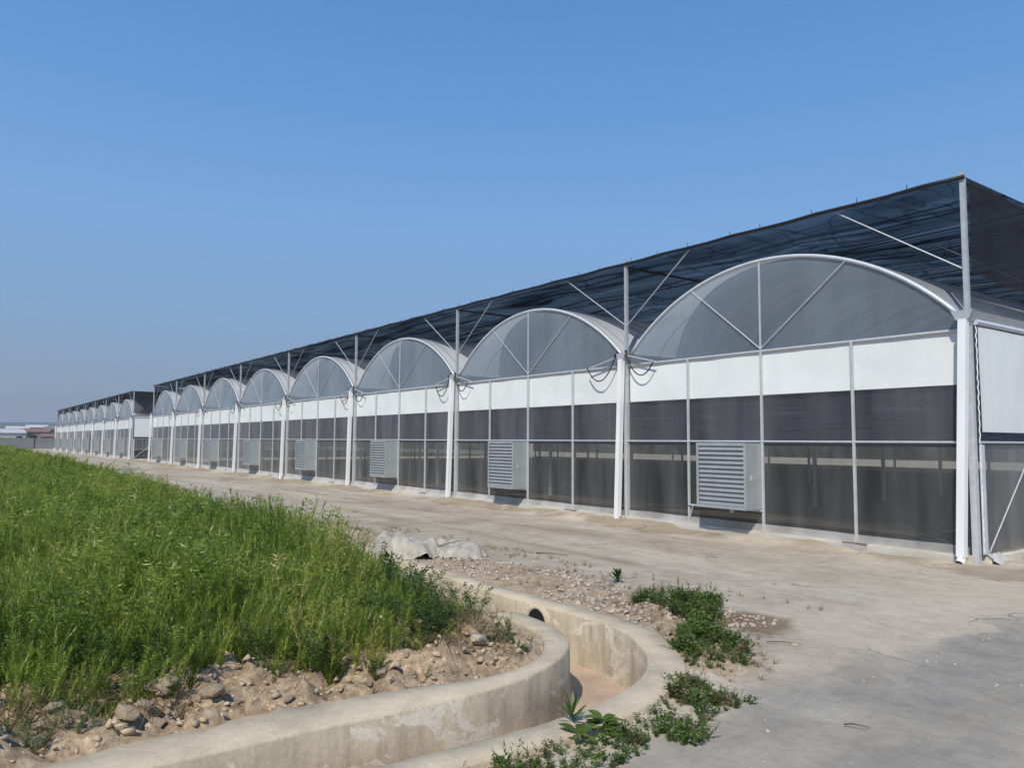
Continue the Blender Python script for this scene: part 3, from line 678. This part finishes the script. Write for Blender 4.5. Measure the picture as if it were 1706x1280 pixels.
# ------------------------------------------------------------ vegetation
def proto_spike(seed, n=60, h=1.0, ll=.11, lw=.0052, up=.82):
    """upright feathery weed, height 1: triangles (n,3,3)"""
    r = np.random.default_rng(seed); t = np.sort(r.random(n)) ** .8; ang = r.random(n) * 2 * math.pi
    bend = (r.random(2) - .5) * .25; base = np.c_[bend[0] * t ** 2, bend[1] * t ** 2, t * h]
    L = ll * (.5 + .9 * r.random(n)) * (1.3 - .8 * t) * 1.3; d = np.c_[np.cos(ang) * (1 - up * .6), np.sin(ang) * (1 - up * .6), np.full(n, up) + .5 * (r.random(n) - .5)]
    d /= np.linalg.norm(d, axis=1, keepdims=True); s = np.c_[-np.sin(ang), np.cos(ang), 0 * ang] * lw
    tri = np.stack([base - s, base + s, base + d * L[:, None]], 1)
    st = np.array([[[-.004, 0, 0], [.004, 0, 0], [bend[0], bend[1], h]], [[0, -.004, 0], [0, .004, 0], [bend[0], bend[1], h]]])
    return np.concatenate([tri, st])
def proto_tuft(seed, n=22, spread=.35, w=.012):
    r = np.random.default_rng(seed); T = []
    for i in range(n):
        a = r.random() * 6.28; b0 = np.array([(r.random() - .5) * .12, (r.random() - .5) * .12, 0]); L = .5 + .5 * r.random(); s_ = spread * (.3 + r.random())
        mid = b0 + np.array([math.cos(a) * s_ * .35, math.sin(a) * s_ * .35, L * .6]); tip = b0 + np.array([math.cos(a) * s_, math.sin(a) * s_, L * (1 - .3 * s_)])
        q = np.array([-math.sin(a), math.cos(a), 0]) * w
        T += [[b0 - q, b0 + q, mid + q * .8], [b0 - q, mid + q * .8, mid - q * .8], [mid - q * .8, mid + q * .8, tip]]
    return np.array(T)
def proto_bush(seed, n=150, ll=.05, lw=.02, z0=.1):
    r = np.random.default_rng(seed); T = []
    st = 7; 
    for i in range(st):
        a = r.random() * 6.28; s_ = .15 + .4 * r.random(); top = np.array([math.cos(a) * s_, math.sin(a) * s_, .6 + .4 * r.random()])
        q = np.array([-math.sin(a), math.cos(a), 0]) * .006; T.append([-q, q, top])
        for j in range(n // st):
            t = z0 + (1 - z0) * r.random(); p = top * t + np.array([0, 0, .1 * math.sin(t * 3)]); d = r.normal(size=3); d[2] = abs(d[2]) * .5; d /= np.linalg.norm(d)
            s = np.cross(d, r.normal(size=3)); s /= np.linalg.norm(s); L = ll * (.6 + .8 * r.random()); p = p + d * .04 * r.random()
            T += [[p, p + d * L * .5 + s * lw, p + d * L], [p, p + d * L, p + d * L * .5 - s * lw]]
    return np.array(T)
def scatter(protos, pos, sc, lean=.12, seed=0, wide=1.0):
    r = np.random.default_rng(seed); V = []; T = []; which = r.integers(0, len(protos), len(pos))
    for i, pr in enumerate(protos):
        k = which == i; m_ = k.sum()
        if not m_: continue
        a = r.random(m_) * 6.28; c, s = np.cos(a), np.sin(a); q = pr.reshape(-1, 3)
        sz = sc[k]; wd = sz * wide if np.isscalar(wide) else wide[k] * 1.0
        x = (q[None, :, 0] * c[:, None] - q[None, :, 1] * s[:, None]) * wd[:, None]; y = (q[None, :, 0] * s[:, None] + q[None, :, 1] * c[:, None]) * wd[:, None]; z = q[None, :, 2] * sz[:, None]
        lx, ly = r.normal(size=(2, m_)) * lean
        x = x + z * lx[:, None]; y = y + z * ly[:, None]
        P = np.stack([x, y, z], -1) + pos[k][:, None, :]
        V.append(P.reshape(-1, 3)); T.append(np.repeat(r.random(m_), len(q)))
    return np.concatenate(V), np.concatenate(T)
def rnd_field(x0, x1, y0, y1, dens, seed, mask):
    r = np.random.default_rng(seed); n = int((x1 - x0) * (y1 - y0) * dens); x = r.uniform(x0, x1, n); y = r.uniform(y0, y1, n); k = mask(x, y, r); x, y = x[k], y[k]
    return np.c_[x, y, height(x, y) - .01]
def dheight(x, y):   # how tall the weeds stand
    e = edge_x(y) - x; f = (.26 + .30 * ss(0, 1.2, e)) * (1 - .35 * ss(.9, .2, e) * ss(12, 9, y)); f = f * (.25 + 1.5 * fbm(x, y, 1.2, 41, 3)); f = f * (.62 + .38 * ss(6.1, 7.4, y))
    return f
fieldmask = lambda x, y, r: (x < edge_x(y) - .1 * r.random(len(x)) + .5 * (vn(x, y, .6, 51) - .5)) & (y > 5.85 + .7 * (vn(x, y, .55, 52) - .5) + .22 * ss(.8, 2.4, x))
M['weed'] = foliage('weed_leaves', [(.05, .105, .016), (.14, .23, .030), (.265, .36, .045), (.39, .445, .07), (.54, .47, .16)], .58, .6)
M['creep'] = foliage('creeper_leaves', [(.24, .16, .08), (.07, .125, .02), (.11, .18, .028), (.17, .25, .04)], .4, 4)
M['weed_dark'] = foliage('dark_weed_leaves', [(.035, .07, .018), (.055, .105, .024), (.085, .145, .03), (.13, .19, .045)], .35, 1.2)
M['dry'] = foliage('dry_stems', [(.12, .085, .045), (.26, .19, .10), (.42, .33, .20)], .2, 2)
def grass():
    Vs, Ts = [], []
    sp = [proto_spike(i) for i in range(8)]; tf = [proto_tuft(20 + i) for i in range(4)]
    def put(pr, P, sc, seed, wide=1.0, lean=.20):
        v, t = scatter(pr, P, sc, lean, seed, wide); Vs.append(v); Ts.append(t)
    r = np.random.default_rng(3)
    P = rnd_field(-2, 6, 5.6, 12, 125, 1, fieldmask); s = dheight(P[:, 0], P[:, 1]) * (.6 + .8 * r.random(len(P))); put(sp, P, s, 1, np.full(len(P), .75))
    P = rnd_field(-2, 6, 5.6, 12, 50, 2, fieldmask); s = dheight(P[:, 0], P[:, 1]) * (.4 + .5 * r.random(len(P))); put(tf, P, s, 2)
    lb = [proto_bush(40 + i, 330, .07, .009) for i in range(4)]
    P = rnd_field(-2, 6, 5.8, 14, 16, 31, lambda x, y, rr: fieldmask(x, y, rr) & (vn(x, y, .9, 63) > .45)); s = dheight(P[:, 0], P[:, 1]) * (.8 + .7 * r.random(len(P))); put(lb, P, s, 32, s * .9)
    P = rnd_field(-2, 6.5, 14, 34, 7, 33, lambda x, y, rr: fieldmask(x, y, rr) & (vn(x, y, 1.4, 64) > .45)); s = dheight(P[:, 0], P[:, 1]) * (.8 + .8 * r.random(len(P))); put(lb, P, s, 34, s * 1.3)
    P = rnd_field(-2, 6.5, 12, 24, 62, 4, fieldmask); s = dheight(P[:, 0], P[:, 1]) * (.6 + .8 * r.random(len(P))); put(sp, P, s, 3, np.full(len(P), 1.25))
    P = rnd_field(-2, 6.5, 12, 24, 24, 5, fieldmask); s = dheight(P[:, 0], P[:, 1]) * (.5 + .5 * r.random(len(P))); put(tf, P, s, 4, np.full(len(P), .7))
    P = rnd_field(-2, 8, 24, 60, 16, 6, fieldmask); s = dheight(P[:, 0], P[:, 1]) * (.6 + .8 * r.random(len(P))); put(sp[:4], P, s, 5, np.full(len(P), 2.8))
    P = rnd_field(-4, 9, 60, 150, 5, 7, fieldmask); s = dheight(P[:, 0], P[:, 1]) * (.6 + .8 * r.random(len(P))); put(sp[:3], P, s, 6, np.full(len(P), 5.5))
    o = leaf_obj('grass', np.concatenate(Vs), np.concatenate(Ts), M['weed'], k=3)
    tag(o, 'tall bright green weeds filling the field left of the road', 'grass', kind='stuff')
grass()
def bushes():
    pr = [proto_bush(60 + i, 420, .06, .014) for i in range(5)]; r = np.random.default_rng(8)
    # darker leafy weeds along the right and lower edges of the field
    def mk(x, y, rr):
        e = edge_x(y) - x; return fieldmask(x, y, rr) & (((e < 1.0) | (y < 6.9)) & (vn(x, y, .8, 61) > .35) | (vn(x, y, 1.6, 62) > .74) | ((x > 2.9) & (y < 7.6)))
    P = rnd_field(-2, 6, 5.8, 20, 14, 11, mk); s = .24 + .28 * r.random(len(P)) - .08 * (P[:, 1] < 6.6); v, t = scatter(pr, P, s, .1, 12)
    o = leaf_obj('dark_weeds', v, t, M['weed_dark'], k=3); tag(o, 'darker leafy weeds along the edge of the grass field', 'weeds', kind='stuff')
    P = rnd_field(-.5, 4.7, 5.5, 6.7, 46, 19, lambda x, y, rr: (vn(x, y, .5, 65) > .5) & ~inside(corr, x, y) & (pdist(midI, x, y) > .22)); s = .08 + .16 * r.random(len(P)); v, t = scatter(pr, P, s, .2, 21)
    P = rnd_field(4.9, 8.6, 12.5, 70, 2.2, 22, lambda x, y, rr: (x > edge_x(y) - .1) & (x < edge_x(y) + 1.3) & (vn(x, y, 1.1, 66) > .5)); s = .10 + .22 * r.random(len(P)); v2, t2 = scatter(pr, P, s, .2, 23, s * 1.3)
    P = rnd_field(4.55, 5.15, 6.8, 11, 30, 24, lambda x, y, rr: vn(x, y, .4, 67) > .35); s = .06 + .12 * r.random(len(P)); v3, t3 = scatter(pr, P, s, .2, 25)
    o = leaf_obj('scattered_weeds', np.r_[v, v2, v3], np.r_[t, t2, t3], M['creep'], k=3); tag(o, 'sparse low weeds on the dirt bank and along the road verge', 'weeds', kind='stuff')
    # ground cover beyond the outer drain wall
    def mk2(x, y, rr):
        d = pdist(ouo[::5], x, y); ins = inside(corr, x, y); n = vn(x, y, .35, 71)
        a = (d < .34 + .32 * n) & (y < 4.4) & (x > 2.0) & (x < 5.0)                      # near strip
        b = pdist(CL, x, y) < .06 + .62 * vn(x, y, .45, 73) * (.6 + .8 * vn(x, y, .14, 74)) - .05
        c = (x > 4.7) & (d < .3) & (y < 5.2) & (n > .62)
        on = pdist(midO, x, y) > .17
        return (a | b | c) & ~ins & on
    P = rnd_field(1, 8, 3.4, 7, 230, 13, mk2); s = (.04 + .09 * r.random(len(P)) ** 1.5 + .05 * (P[:, 1] > 4.9)) * (.5 + .9 * vn(P[:, 0], P[:, 1], .25, 75))
    v, t = scatter([proto_bush(80 + i, 90, .16, .055, .0) for i in range(5)], P, s, .15, 14, s * 1.3)
    q = r.random(len(P)) < .5; v2, t2 = scatter([proto_spike(70 + i, 30, 1, .25, .02, .5) for i in range(3)], P[q], s[q] * 1.5, .3, 26)
    o = leaf_obj('ground_cover', np.r_[v, v2], np.r_[t, t2], M['creep'], k=3); tag(o, 'low creeping green weeds between the drain wall and the concrete', 'weeds', kind='stuff')
    # dry straw on the bank
    P = rnd_field(-1, 4.6, 5.5, 7.2, 70, 15, lambda x, y, rr: (vn(x, y, .7, 81) > .42) & (y > 5.6 + .2 * rr.random(len(x)))); s = .10 + .16 * r.random(len(P))
    v, t = scatter([proto_tuft(90 + i, 14, 1.6, .012) for i in range(4)], P, s, .5, 16)
    P2 = rnd_field(4.2, 8.4, 3.9, 40, 34, 17, lambda x, y, rr: ((y > 12) & (x > edge_x(y)) & (x < edge_x(y) + 1.4) & (rr.random(len(x)) < .3)) | (y < 16) & ( ((vn(x, y, .6, 82) > .5) & (x > 6.1) & (y > 5.3)) | ((pdist(CL, x, y) < .55) & (x > 5.5)) | ((pdist(ouo[::5], x, y) < .4) & ~inside(corr, x, y) & (pdist(midO, x, y) > .18) & (y < 4.6) & (rr.random(len(x)) > .5)))); s2 = .05 + .09 * r.random(len(P2))
    v2, t2 = scatter([proto_tuft(94 + i, 10, 1.2, .02) for i in range(3)], P2, s2, .5, 18)
    o = leaf_obj('dry_straw', np.r_[v, v2], np.r_[t, t2], M['dry'], k=3); tag(o, 'dry brown stalks and straw lying on the dirt bank', 'straw', kind='stuff')
bushes()

def flowers():
    r = np.random.default_rng(77); P = rnd_field(-1, 5.2, 6, 26, 5, 78, lambda x, y, rr: (x < edge_x(y)) & (((vn(x, y, .7, 83) > .72) & (y < 9)) | ((y > 14) & (vn(x, y, 1.5, 84) > .7)) | ((x > 2.8) & (y < 7.2))))
    P[:, 2] += dheight(P[:, 0], P[:, 1]) * r.uniform(.5, 1.0, len(P)); s = r.uniform(.008, .016, len(P))[:, None]
    a = r.normal(size=(len(P), 3)); a /= np.linalg.norm(a, axis=1, keepdims=True); b = np.cross(a, r.normal(size=(len(P), 3))); b /= np.linalg.norm(b, axis=1, keepdims=True)
    V = np.stack([P - a * s, P - b * s, P + a * s, P + b * s], 1).reshape(-1, 3)
    o = leaf_obj('wildflowers', V, np.zeros(len(V)), solid('white_petals', (.62, .62, .56), .8)); tag(o, 'tiny white flower heads scattered through the weeds', 'flowers', kind='stuff')
flowers()
# single plants that stand out
def broadleaf(name, loc, r0, n, L, w, lab, cat, mat='weed', up=.5, seed=1):
    r = np.random.default_rng(seed); V = []; T = []
    for i in range(n):
        a = i * 2.4 + r.random() * .5; el = up * (.4 + 1.0 * r.random()); ll = L * (.6 + .6 * r.random()); seg = 6
        d = np.array([math.cos(a), math.sin(a)]); s = np.array([-math.sin(a), math.cos(a)])
        rows = []
        for k in range(seg + 1):
            t = k / seg; rad = r0 + ll * t * math.cos(el * (1 - .2 * t)); z = .01 + ll * (math.sin(el) * t * 1.3 - .35 * t * t * .8) + i * .004
            ww = w * math.sin(math.pi * (t * .92 + .06)) ** .8 * ll / L
            rows.append([(*(d * rad - s * ww), z + ww * .25), (*(d * rad), z), (*(d * rad + s * ww), z + ww * .25)])
        for k in range(seg):
            for j in range(2): V += [rows[k][j], rows[k + 1][j], rows[k + 1][j + 1], rows[k][j + 1]]; T += [r.random() * .5 + .4] * 4
    o = leaf_obj(name, np.array(V), np.array(T), M[mat]); o.location = loc; tag(o, lab, cat, 'single leafy plants near the drain'); return o
def gz(x, y): return float(height(np.array([x]), np.array([y]))[0])
broadleaf('broadleaf_plant', (3.68, 3.98, gz(3.68, 3.98) + .02), .01, 15, .13, .034, 'broad leaved green plant lying flat beside the drain, right of the spiky one', 'plant', 'creep', up=.4, seed=2)
broadleaf('broadleaf_plant', (3.42, 3.93, gz(3.4, 3.9) + .02), .01, 9, .13, .035, 'small broad leaved plant below the spiky one by the drain', 'plant', 'creep', up=.35, seed=5)
broadleaf('spiky_plant', (3.50, 4.10, .055), .005, 16, .15, .013, 'spiky dark green plant standing up at the drain rim in the foreground', 'plant', 'weed_dark', up=1.1, seed=3)
broadleaf('broadleaf_plant', (2.45, 6.2, gz(2.45, 6.2) + .03), .02, 22, .17, .042, 'large dull green broadleaf plant at the lower edge of the grass', 'plant', 'weed_dark', up=.7, seed=4)
broadleaf('broadleaf_plant', (4.25, 5.75, gz(4.25, 5.75) + .02), .01, 14, .16, .02, 'small ragged weed on the dirt tip inside the drain bend', 'plant', 'weed_dark', up=1.0, seed=6)
broadleaf('leafy_weed', (7.62, 7.95, gz(7.62, 7.95)), .01, 26, .13, .022, 'lone dark leafy weed on the rubble strip beside the road', 'plant', 'weed_dark', up=1.2, seed=8)
def bush_thing(loc, s, lab, seed, mat='weed_dark', name='bushy_weed'):
    v, t = scatter([proto_bush(seed, 900, .05, .013)], np.array([[0., 0, 0]]), np.array([s]), .05, seed)
    o = leaf_obj(name, v, t, M[mat], k=3); o.location = loc; tag(o, lab, 'weed', 'bushy weeds standing out of the grass')
for (x, y, s, lab, sd_) in ((4.45, 6.15, .24, 'low ragged weed at the very tip of the dirt inside the drain bend', 111), (3.55, 6.2, .42, 'dark leafy weed on the lower grass edge right of the broadleaf plant', 112), (4.45, 6.75, .42, 'dense dark weed at the grass tip close to the drain wall', 113), (3.85, 6.9, .55, 'tall dark weed behind the grass tip', 114), (4.15, 6.5, .42, 'dark bushy weed at the right tip of the grass above the drain', 101), (3.8, 6.35, .42, 'dark bushy weed just left of the grass tip, above pale dirt', 102), (4.2, 8.5, .6, 'tall bushy weed at the grass edge in front of the white plastic sheet', 103),
                            (4.0, 7.5, .62, 'tall bushy weed on the grass edge between the tip and the plastic sheet', 104), (1.25, 6.35, .38, 'dark low weed at the lower left edge of the grass above the clods', 105), (2.9, 5.85, .26, 'small green weed hanging over the bank just above the drain wall', 106),
                            (4.6, 10.3, .6, 'pale bushy weed at the grass edge just left of the plastic sheet', 107)):
    bush_thing((x, y, gz(x, y)), s, lab, sd_)

# ------------------------------------------------------------ stones, clods, litter
M['clod'] = solid('dirt_clod', (.47, .37, .255), .95, 0, .3, 9, .8)
M['stone'] = solid('pale_stone', (.42, .37, .30), .9, 0, .25, 7, .4)
def ico(sub):
    import bmesh
    bm = bmesh.new(); bmesh.ops.create_icosphere(bm, subdivisions=sub, radius=1); v = np.array([q.co[:] for q in bm.verts]); f = np.array([[q.index for q in p.verts] for p in bm.faces]); bm.free(); return v, f
I1, F1 = ico(1); I3, F3 = ico(3)
I2, F2 = ico(2)
def rockmesh(name, seed, rough=.5, I=I3, Fc=F3):
    v = I.copy(); r = np.random.default_rng(seed)
    for k in range(14):      # flat broken facets
        n = r.normal(size=3); n /= np.linalg.norm(n); d = .42 + .35 * r.random(); e = v @ n - d; v = v - np.clip(e, 0, 9)[:, None] * n
    v = v * (1 + rough * .35 * (fbm(v[:, 0] * 2 + seed, v[:, 1] * 2 + v[:, 2] * 3, .8, seed) - .5) * 3)[:, None]
    return fast_mesh(name, v * np.array([1, .8, .6]), Fc)
def rubble():
    def mass(n, box, smin, smax, seed, mask, name, mat, lab):
        r = np.random.default_rng(seed); x = r.uniform(box[0], box[1], n); y = r.uniform(box[2], box[3], n); k = mask(x, y); x, y = x[k], y[k]; n = len(x)
        s = smin + (smax - smin) * r.random(n) ** 3; z = height(x, y) + s * .2; a = r.random(n) * 6.28
        V = I1[None] * (1 + .95 * (r.random((n, len(I1), 1)) - .5)) * s[:, None, None] * np.array([1, .8, .6]); V = V * (.7 + .6 * r.random((n, 1, 3)))
        c, q = np.cos(a)[:, None], np.sin(a)[:, None]; V = np.stack([V[..., 0] * c - V[..., 1] * q, V[..., 0] * q + V[..., 1] * c, V[..., 2]], -1) + np.stack([x, y, z], -1)[:, None]
        Fa = (F1[None] + (np.arange(n) * len(I1))[:, None, None]).reshape(-1, 3)
        o = link(name, fast_mesh(name, V.reshape(-1, 3), Fa), mat); tag(o, lab, name, kind='stuff')
    mass(5200, (6.0, 7.9, 5.2, 16), .008, .045, 1, lambda x, y: (pdist(midO, x, y) > .2) & (x < 7.6 + .4 * (vn(x, y, .5, 91) - .5) - .1 * np.clip(y - 8, 0, 6)) & (vn(x, y, .5, 92) > .3), 'gravel', M['stone'], 'pale gravel and rubble heaped between the drain wall and road')
    mass(2400, (-1.5, 4.7, 5.3, 6.9), .005, .042, 2, lambda x, y: (pdist(midI, x, y) > .2) & ~inside(corr, x, y), 'crumbs', M['clod'], 'loose tan dirt crumbs on the bank beside the drain')
    # litter washed onto the drain floor
    r = np.random.default_rng(12); k = r.integers(8, 120, 260); w = r.random(260)[:, None]; q = inf[k] * (1 - w) + oui[k] * w; n = len(q); s_ = .004 + .018 * r.random(n) ** 3
    V = I1[None] * (1 + .9 * (r.random((n, len(I1), 1)) - .5)) * s_[:, None, None] + np.c_[q, np.full(n, -.485)][:, None, :]
    o = link('litter', fast_mesh('litter', V.reshape(-1, 3), (F1[None] + (np.arange(n) * len(I1))[:, None, None]).reshape(-1, 3)), M['clod']); tag(o, 'small stones and crumbs lying on the drain floor', 'litter', kind='stuff')
    mass(500, (3, 9, 2.5, 5.0), .004, .018, 3, lambda x, y: (pdist(midO, x, y) > .22) & ~inside(corr, x, y) & (vn(x, y, .5, 93) > .55), 'grit', M['stone'], 'small pale grit scattered on the concrete by the drain')
    mass(1500, (5.6, 8.4, 14, 60), .02, .06, 4, lambda x, y: (x > edge_x(y) + .2) & (x < edge_x(y) + 1.3), 'gravel', M['stone'], 'sparse gravel along the far verge of the road')
rubble()
RM = [rockmesh('rock', i) for i in range(6)]
def rock(x, y, s, name, lab, cat, mat, grp, z=None, i=0, rz=0):
    me = RM[i % 6].copy(); me.name = name; me.materials.append(M[mat]); o = bpy.data.objects.new(name, me); COL.objects.link(o)
    o.location = (x, y, (gz(x, y) if z is None else z) + s * .25); o.scale = (s, s, s); o.rotation_euler = (random.uniform(-.3, .3), random.uniform(-.3, .3), rz or random.uniform(0, 6)); tag(o, lab, cat, grp); return o
big = [(1.30, 5.95, .15, 'largest tan clod on the bank, left of the drain wall corner'), (1.02, 5.72, .12, 'rounded clod just below the largest one'), (1.62, 5.80, .10, 'reddish clod right of the largest one')]
for i, (x, y, s, l) in enumerate(big): rock(x, y, s, 'dirt_clod', l, 'clod', 'clod', 'dirt clods on the bank', i=i)
for i in range(70):
    x = random.uniform(-.3, 3.2) if i < 52 else random.uniform(3.2, 4.4); y = random.uniform(5.52, 6.25); s = random.uniform(.03, .085) * (1 if x < 2.2 else .7)
    rock(x, y, s, 'dirt_clod', 'small tan dirt clod lying on the bank behind the drain wall', 'clod', 'clod', 'small dirt clods on the bank', i=i)
for i, (x, y, s, l) in enumerate([(.52, 5.62, .10, 'grey stone at the bottom left by the drain wall'), (7.19, 3.52, .035, 'white stone alone on the grey concrete at right'), (2.98, 3.83, .05, 'flat pale stone beside the weeds at the bottom of the photo'),
                                  (5.30, 4.18, .045, 'white stone at the bend, below the green clump'), (5.55, 4.30, .04, 'pale stone under the right end of the green clump'), (5.12, 4.16, .035, 'white pebble left of the white stone at the bend'),
                                  (7.55, 6.75, .09, 'pale slab of rubble at the right end of the gravel strip'), (6.72, 4.55, .05, 'brown stone right of the green clump'), (3.95, 5.95, .13, 'pale flat rubble lump on the dirt tip')]):
    rock(x, y, s, 'stone', l, 'stone', 'stone', 'single stones lying about', i=i + 2)
def twig(a, b, r, lab, bend=.012):
    a, b = Vector(a), Vector(b); o = (a + b) / 2; pts = [a - o + (b - a) * s + Vector((0, 0, .01 + bend * math.sin(s * math.pi))) + Vector((bend * .6 * math.sin(s * 7), 0, 0)) for s in [i / 7 for i in range(8)]]
    q = MB().tube(pts, [r * (1 - .08 * i) for i in range(8)], 6).build('twig', M['bark'], None, True); q.location = o; tag(q, lab, 'twig', 'twigs and sticks on the ground')
twig((8.35, 10.75, .01), (8.65, 10.25, .01), .012, 'dark stick lying alone on the road beyond the plastic sheet')
twig((6.55, 4.75, .01), (6.75, 4.5, .01), .006, 'thin twig on the sand right of the green clump')
twig((5.1, 3.08, .01), (5.18, 2.95, .01), .006, 'short thin twig on the grey concrete in the foreground')
twig((4.05, 4.75, -.48), (4.3, 4.62, -.48), .006, 'small twig on the drain floor at the bend')
twig((6.5, 11.3, .15), (7.0, 11.0, .3), .012, 'dark stick lying against the crumpled plastic sheet')
# plastic sheet
def sheet(loc, sx, sy, sz, seed, lab):
    mt = M.get('sheet') or solid('dirty_white_plastic', (.37, .335, .28), .5, 0, .3, 5, .4); M['sheet'] = mt
    n = 44; u, v = np.meshgrid(np.linspace(-1, 1, n), np.linspace(-1, 1, n), indexing='ij'); r = np.hypot(u, v); u = u + .16 * (vn(u, v, .3, seed + 20) - .5); v = v + .16 * (vn(v, u, .3, seed + 21) - .5)
    rid = 1 - np.abs(2 * fbm(u, v, .5, seed) - 1); rid2 = 1 - np.abs(2 * fbm(u, v, .22, seed + 1) - 1)
    h = np.clip(1 - r ** 3, 0, 1) ** .8 * (.42 + .55 * fbm(u, v, .8, seed + 3)) ; rr_ = np.random.default_rng(seed)
    for _ in range(12):
        a_ = rr_.random() * 6.28; f_ = 2.5 + 5 * rr_.random(); h = h + (.42 / f_ ** .5) * np.abs(((u * math.cos(a_) + v * math.sin(a_) + .25 * fbm(u, v, .7, seed + _)) * f_ * .5 + rr_.random()) % 1 - .5) * np.clip(1.15 - r, 0, 1)
    h = np.minimum(h, .38 + .75 * fbm(u, v, .42, seed + 30, 3)) + .10 * np.abs(fbm(u, v, .2, seed + 33, 2) - .5) * (r < 1) - .04; x = u * (1 + .3 * (fbm(u, v, .6, seed + 5) - .5)); y = v * (1 + .3 * (fbm(u, v, .6, seed + 6) - .5))
    cut = (r[:-1, :-1] < 1.0 + .22 * (fbm(u, v, .4, seed + 9)[:-1, :-1] - .5))
    o = grid_mesh('plastic_sheet', np.stack([x * sx, y * sy, h * sz], -1), mt, keep=cut, smooth=False); o.location = loc; tag(o, lab, 'plastic sheet', 'crumpled plastic sheets by the road')
sheet((6.35, 11.75, .0),   .60, .8, .44, 3, 'larger crumpled white plastic sheet beside the grass, left of its twin')
sheet((7.0, 11.25, .0), .52, .7, .32, 8, 'smaller crumpled white plastic sheet nearer the road')
sheet((6.45, 25.5, .0), .45, .8, .28, 12, 'small distant white plastic heap on the far verge')

# ------------------------------------------------------------ haze
def haze():
    mt, t, out = new_mat('haze_air'); v = N(t, 'ShaderNodeVolumePrincipled')
    v.inputs['Color'].default_value = (.86, .92, 1.0, 1); v.inputs['Density'].default_value = .00035; v.inputs['Anisotropy'].default_value = .2
    t.links.new(v.outputs[0], out.inputs['Volume'])
    o = MB().box((-3300, -1000, -8), (3300, 4100, 95)).build('haze', mt); tag(o, 'thin pale haze lying over the far fields and hills', 'haze', kind='stuff')
haze()
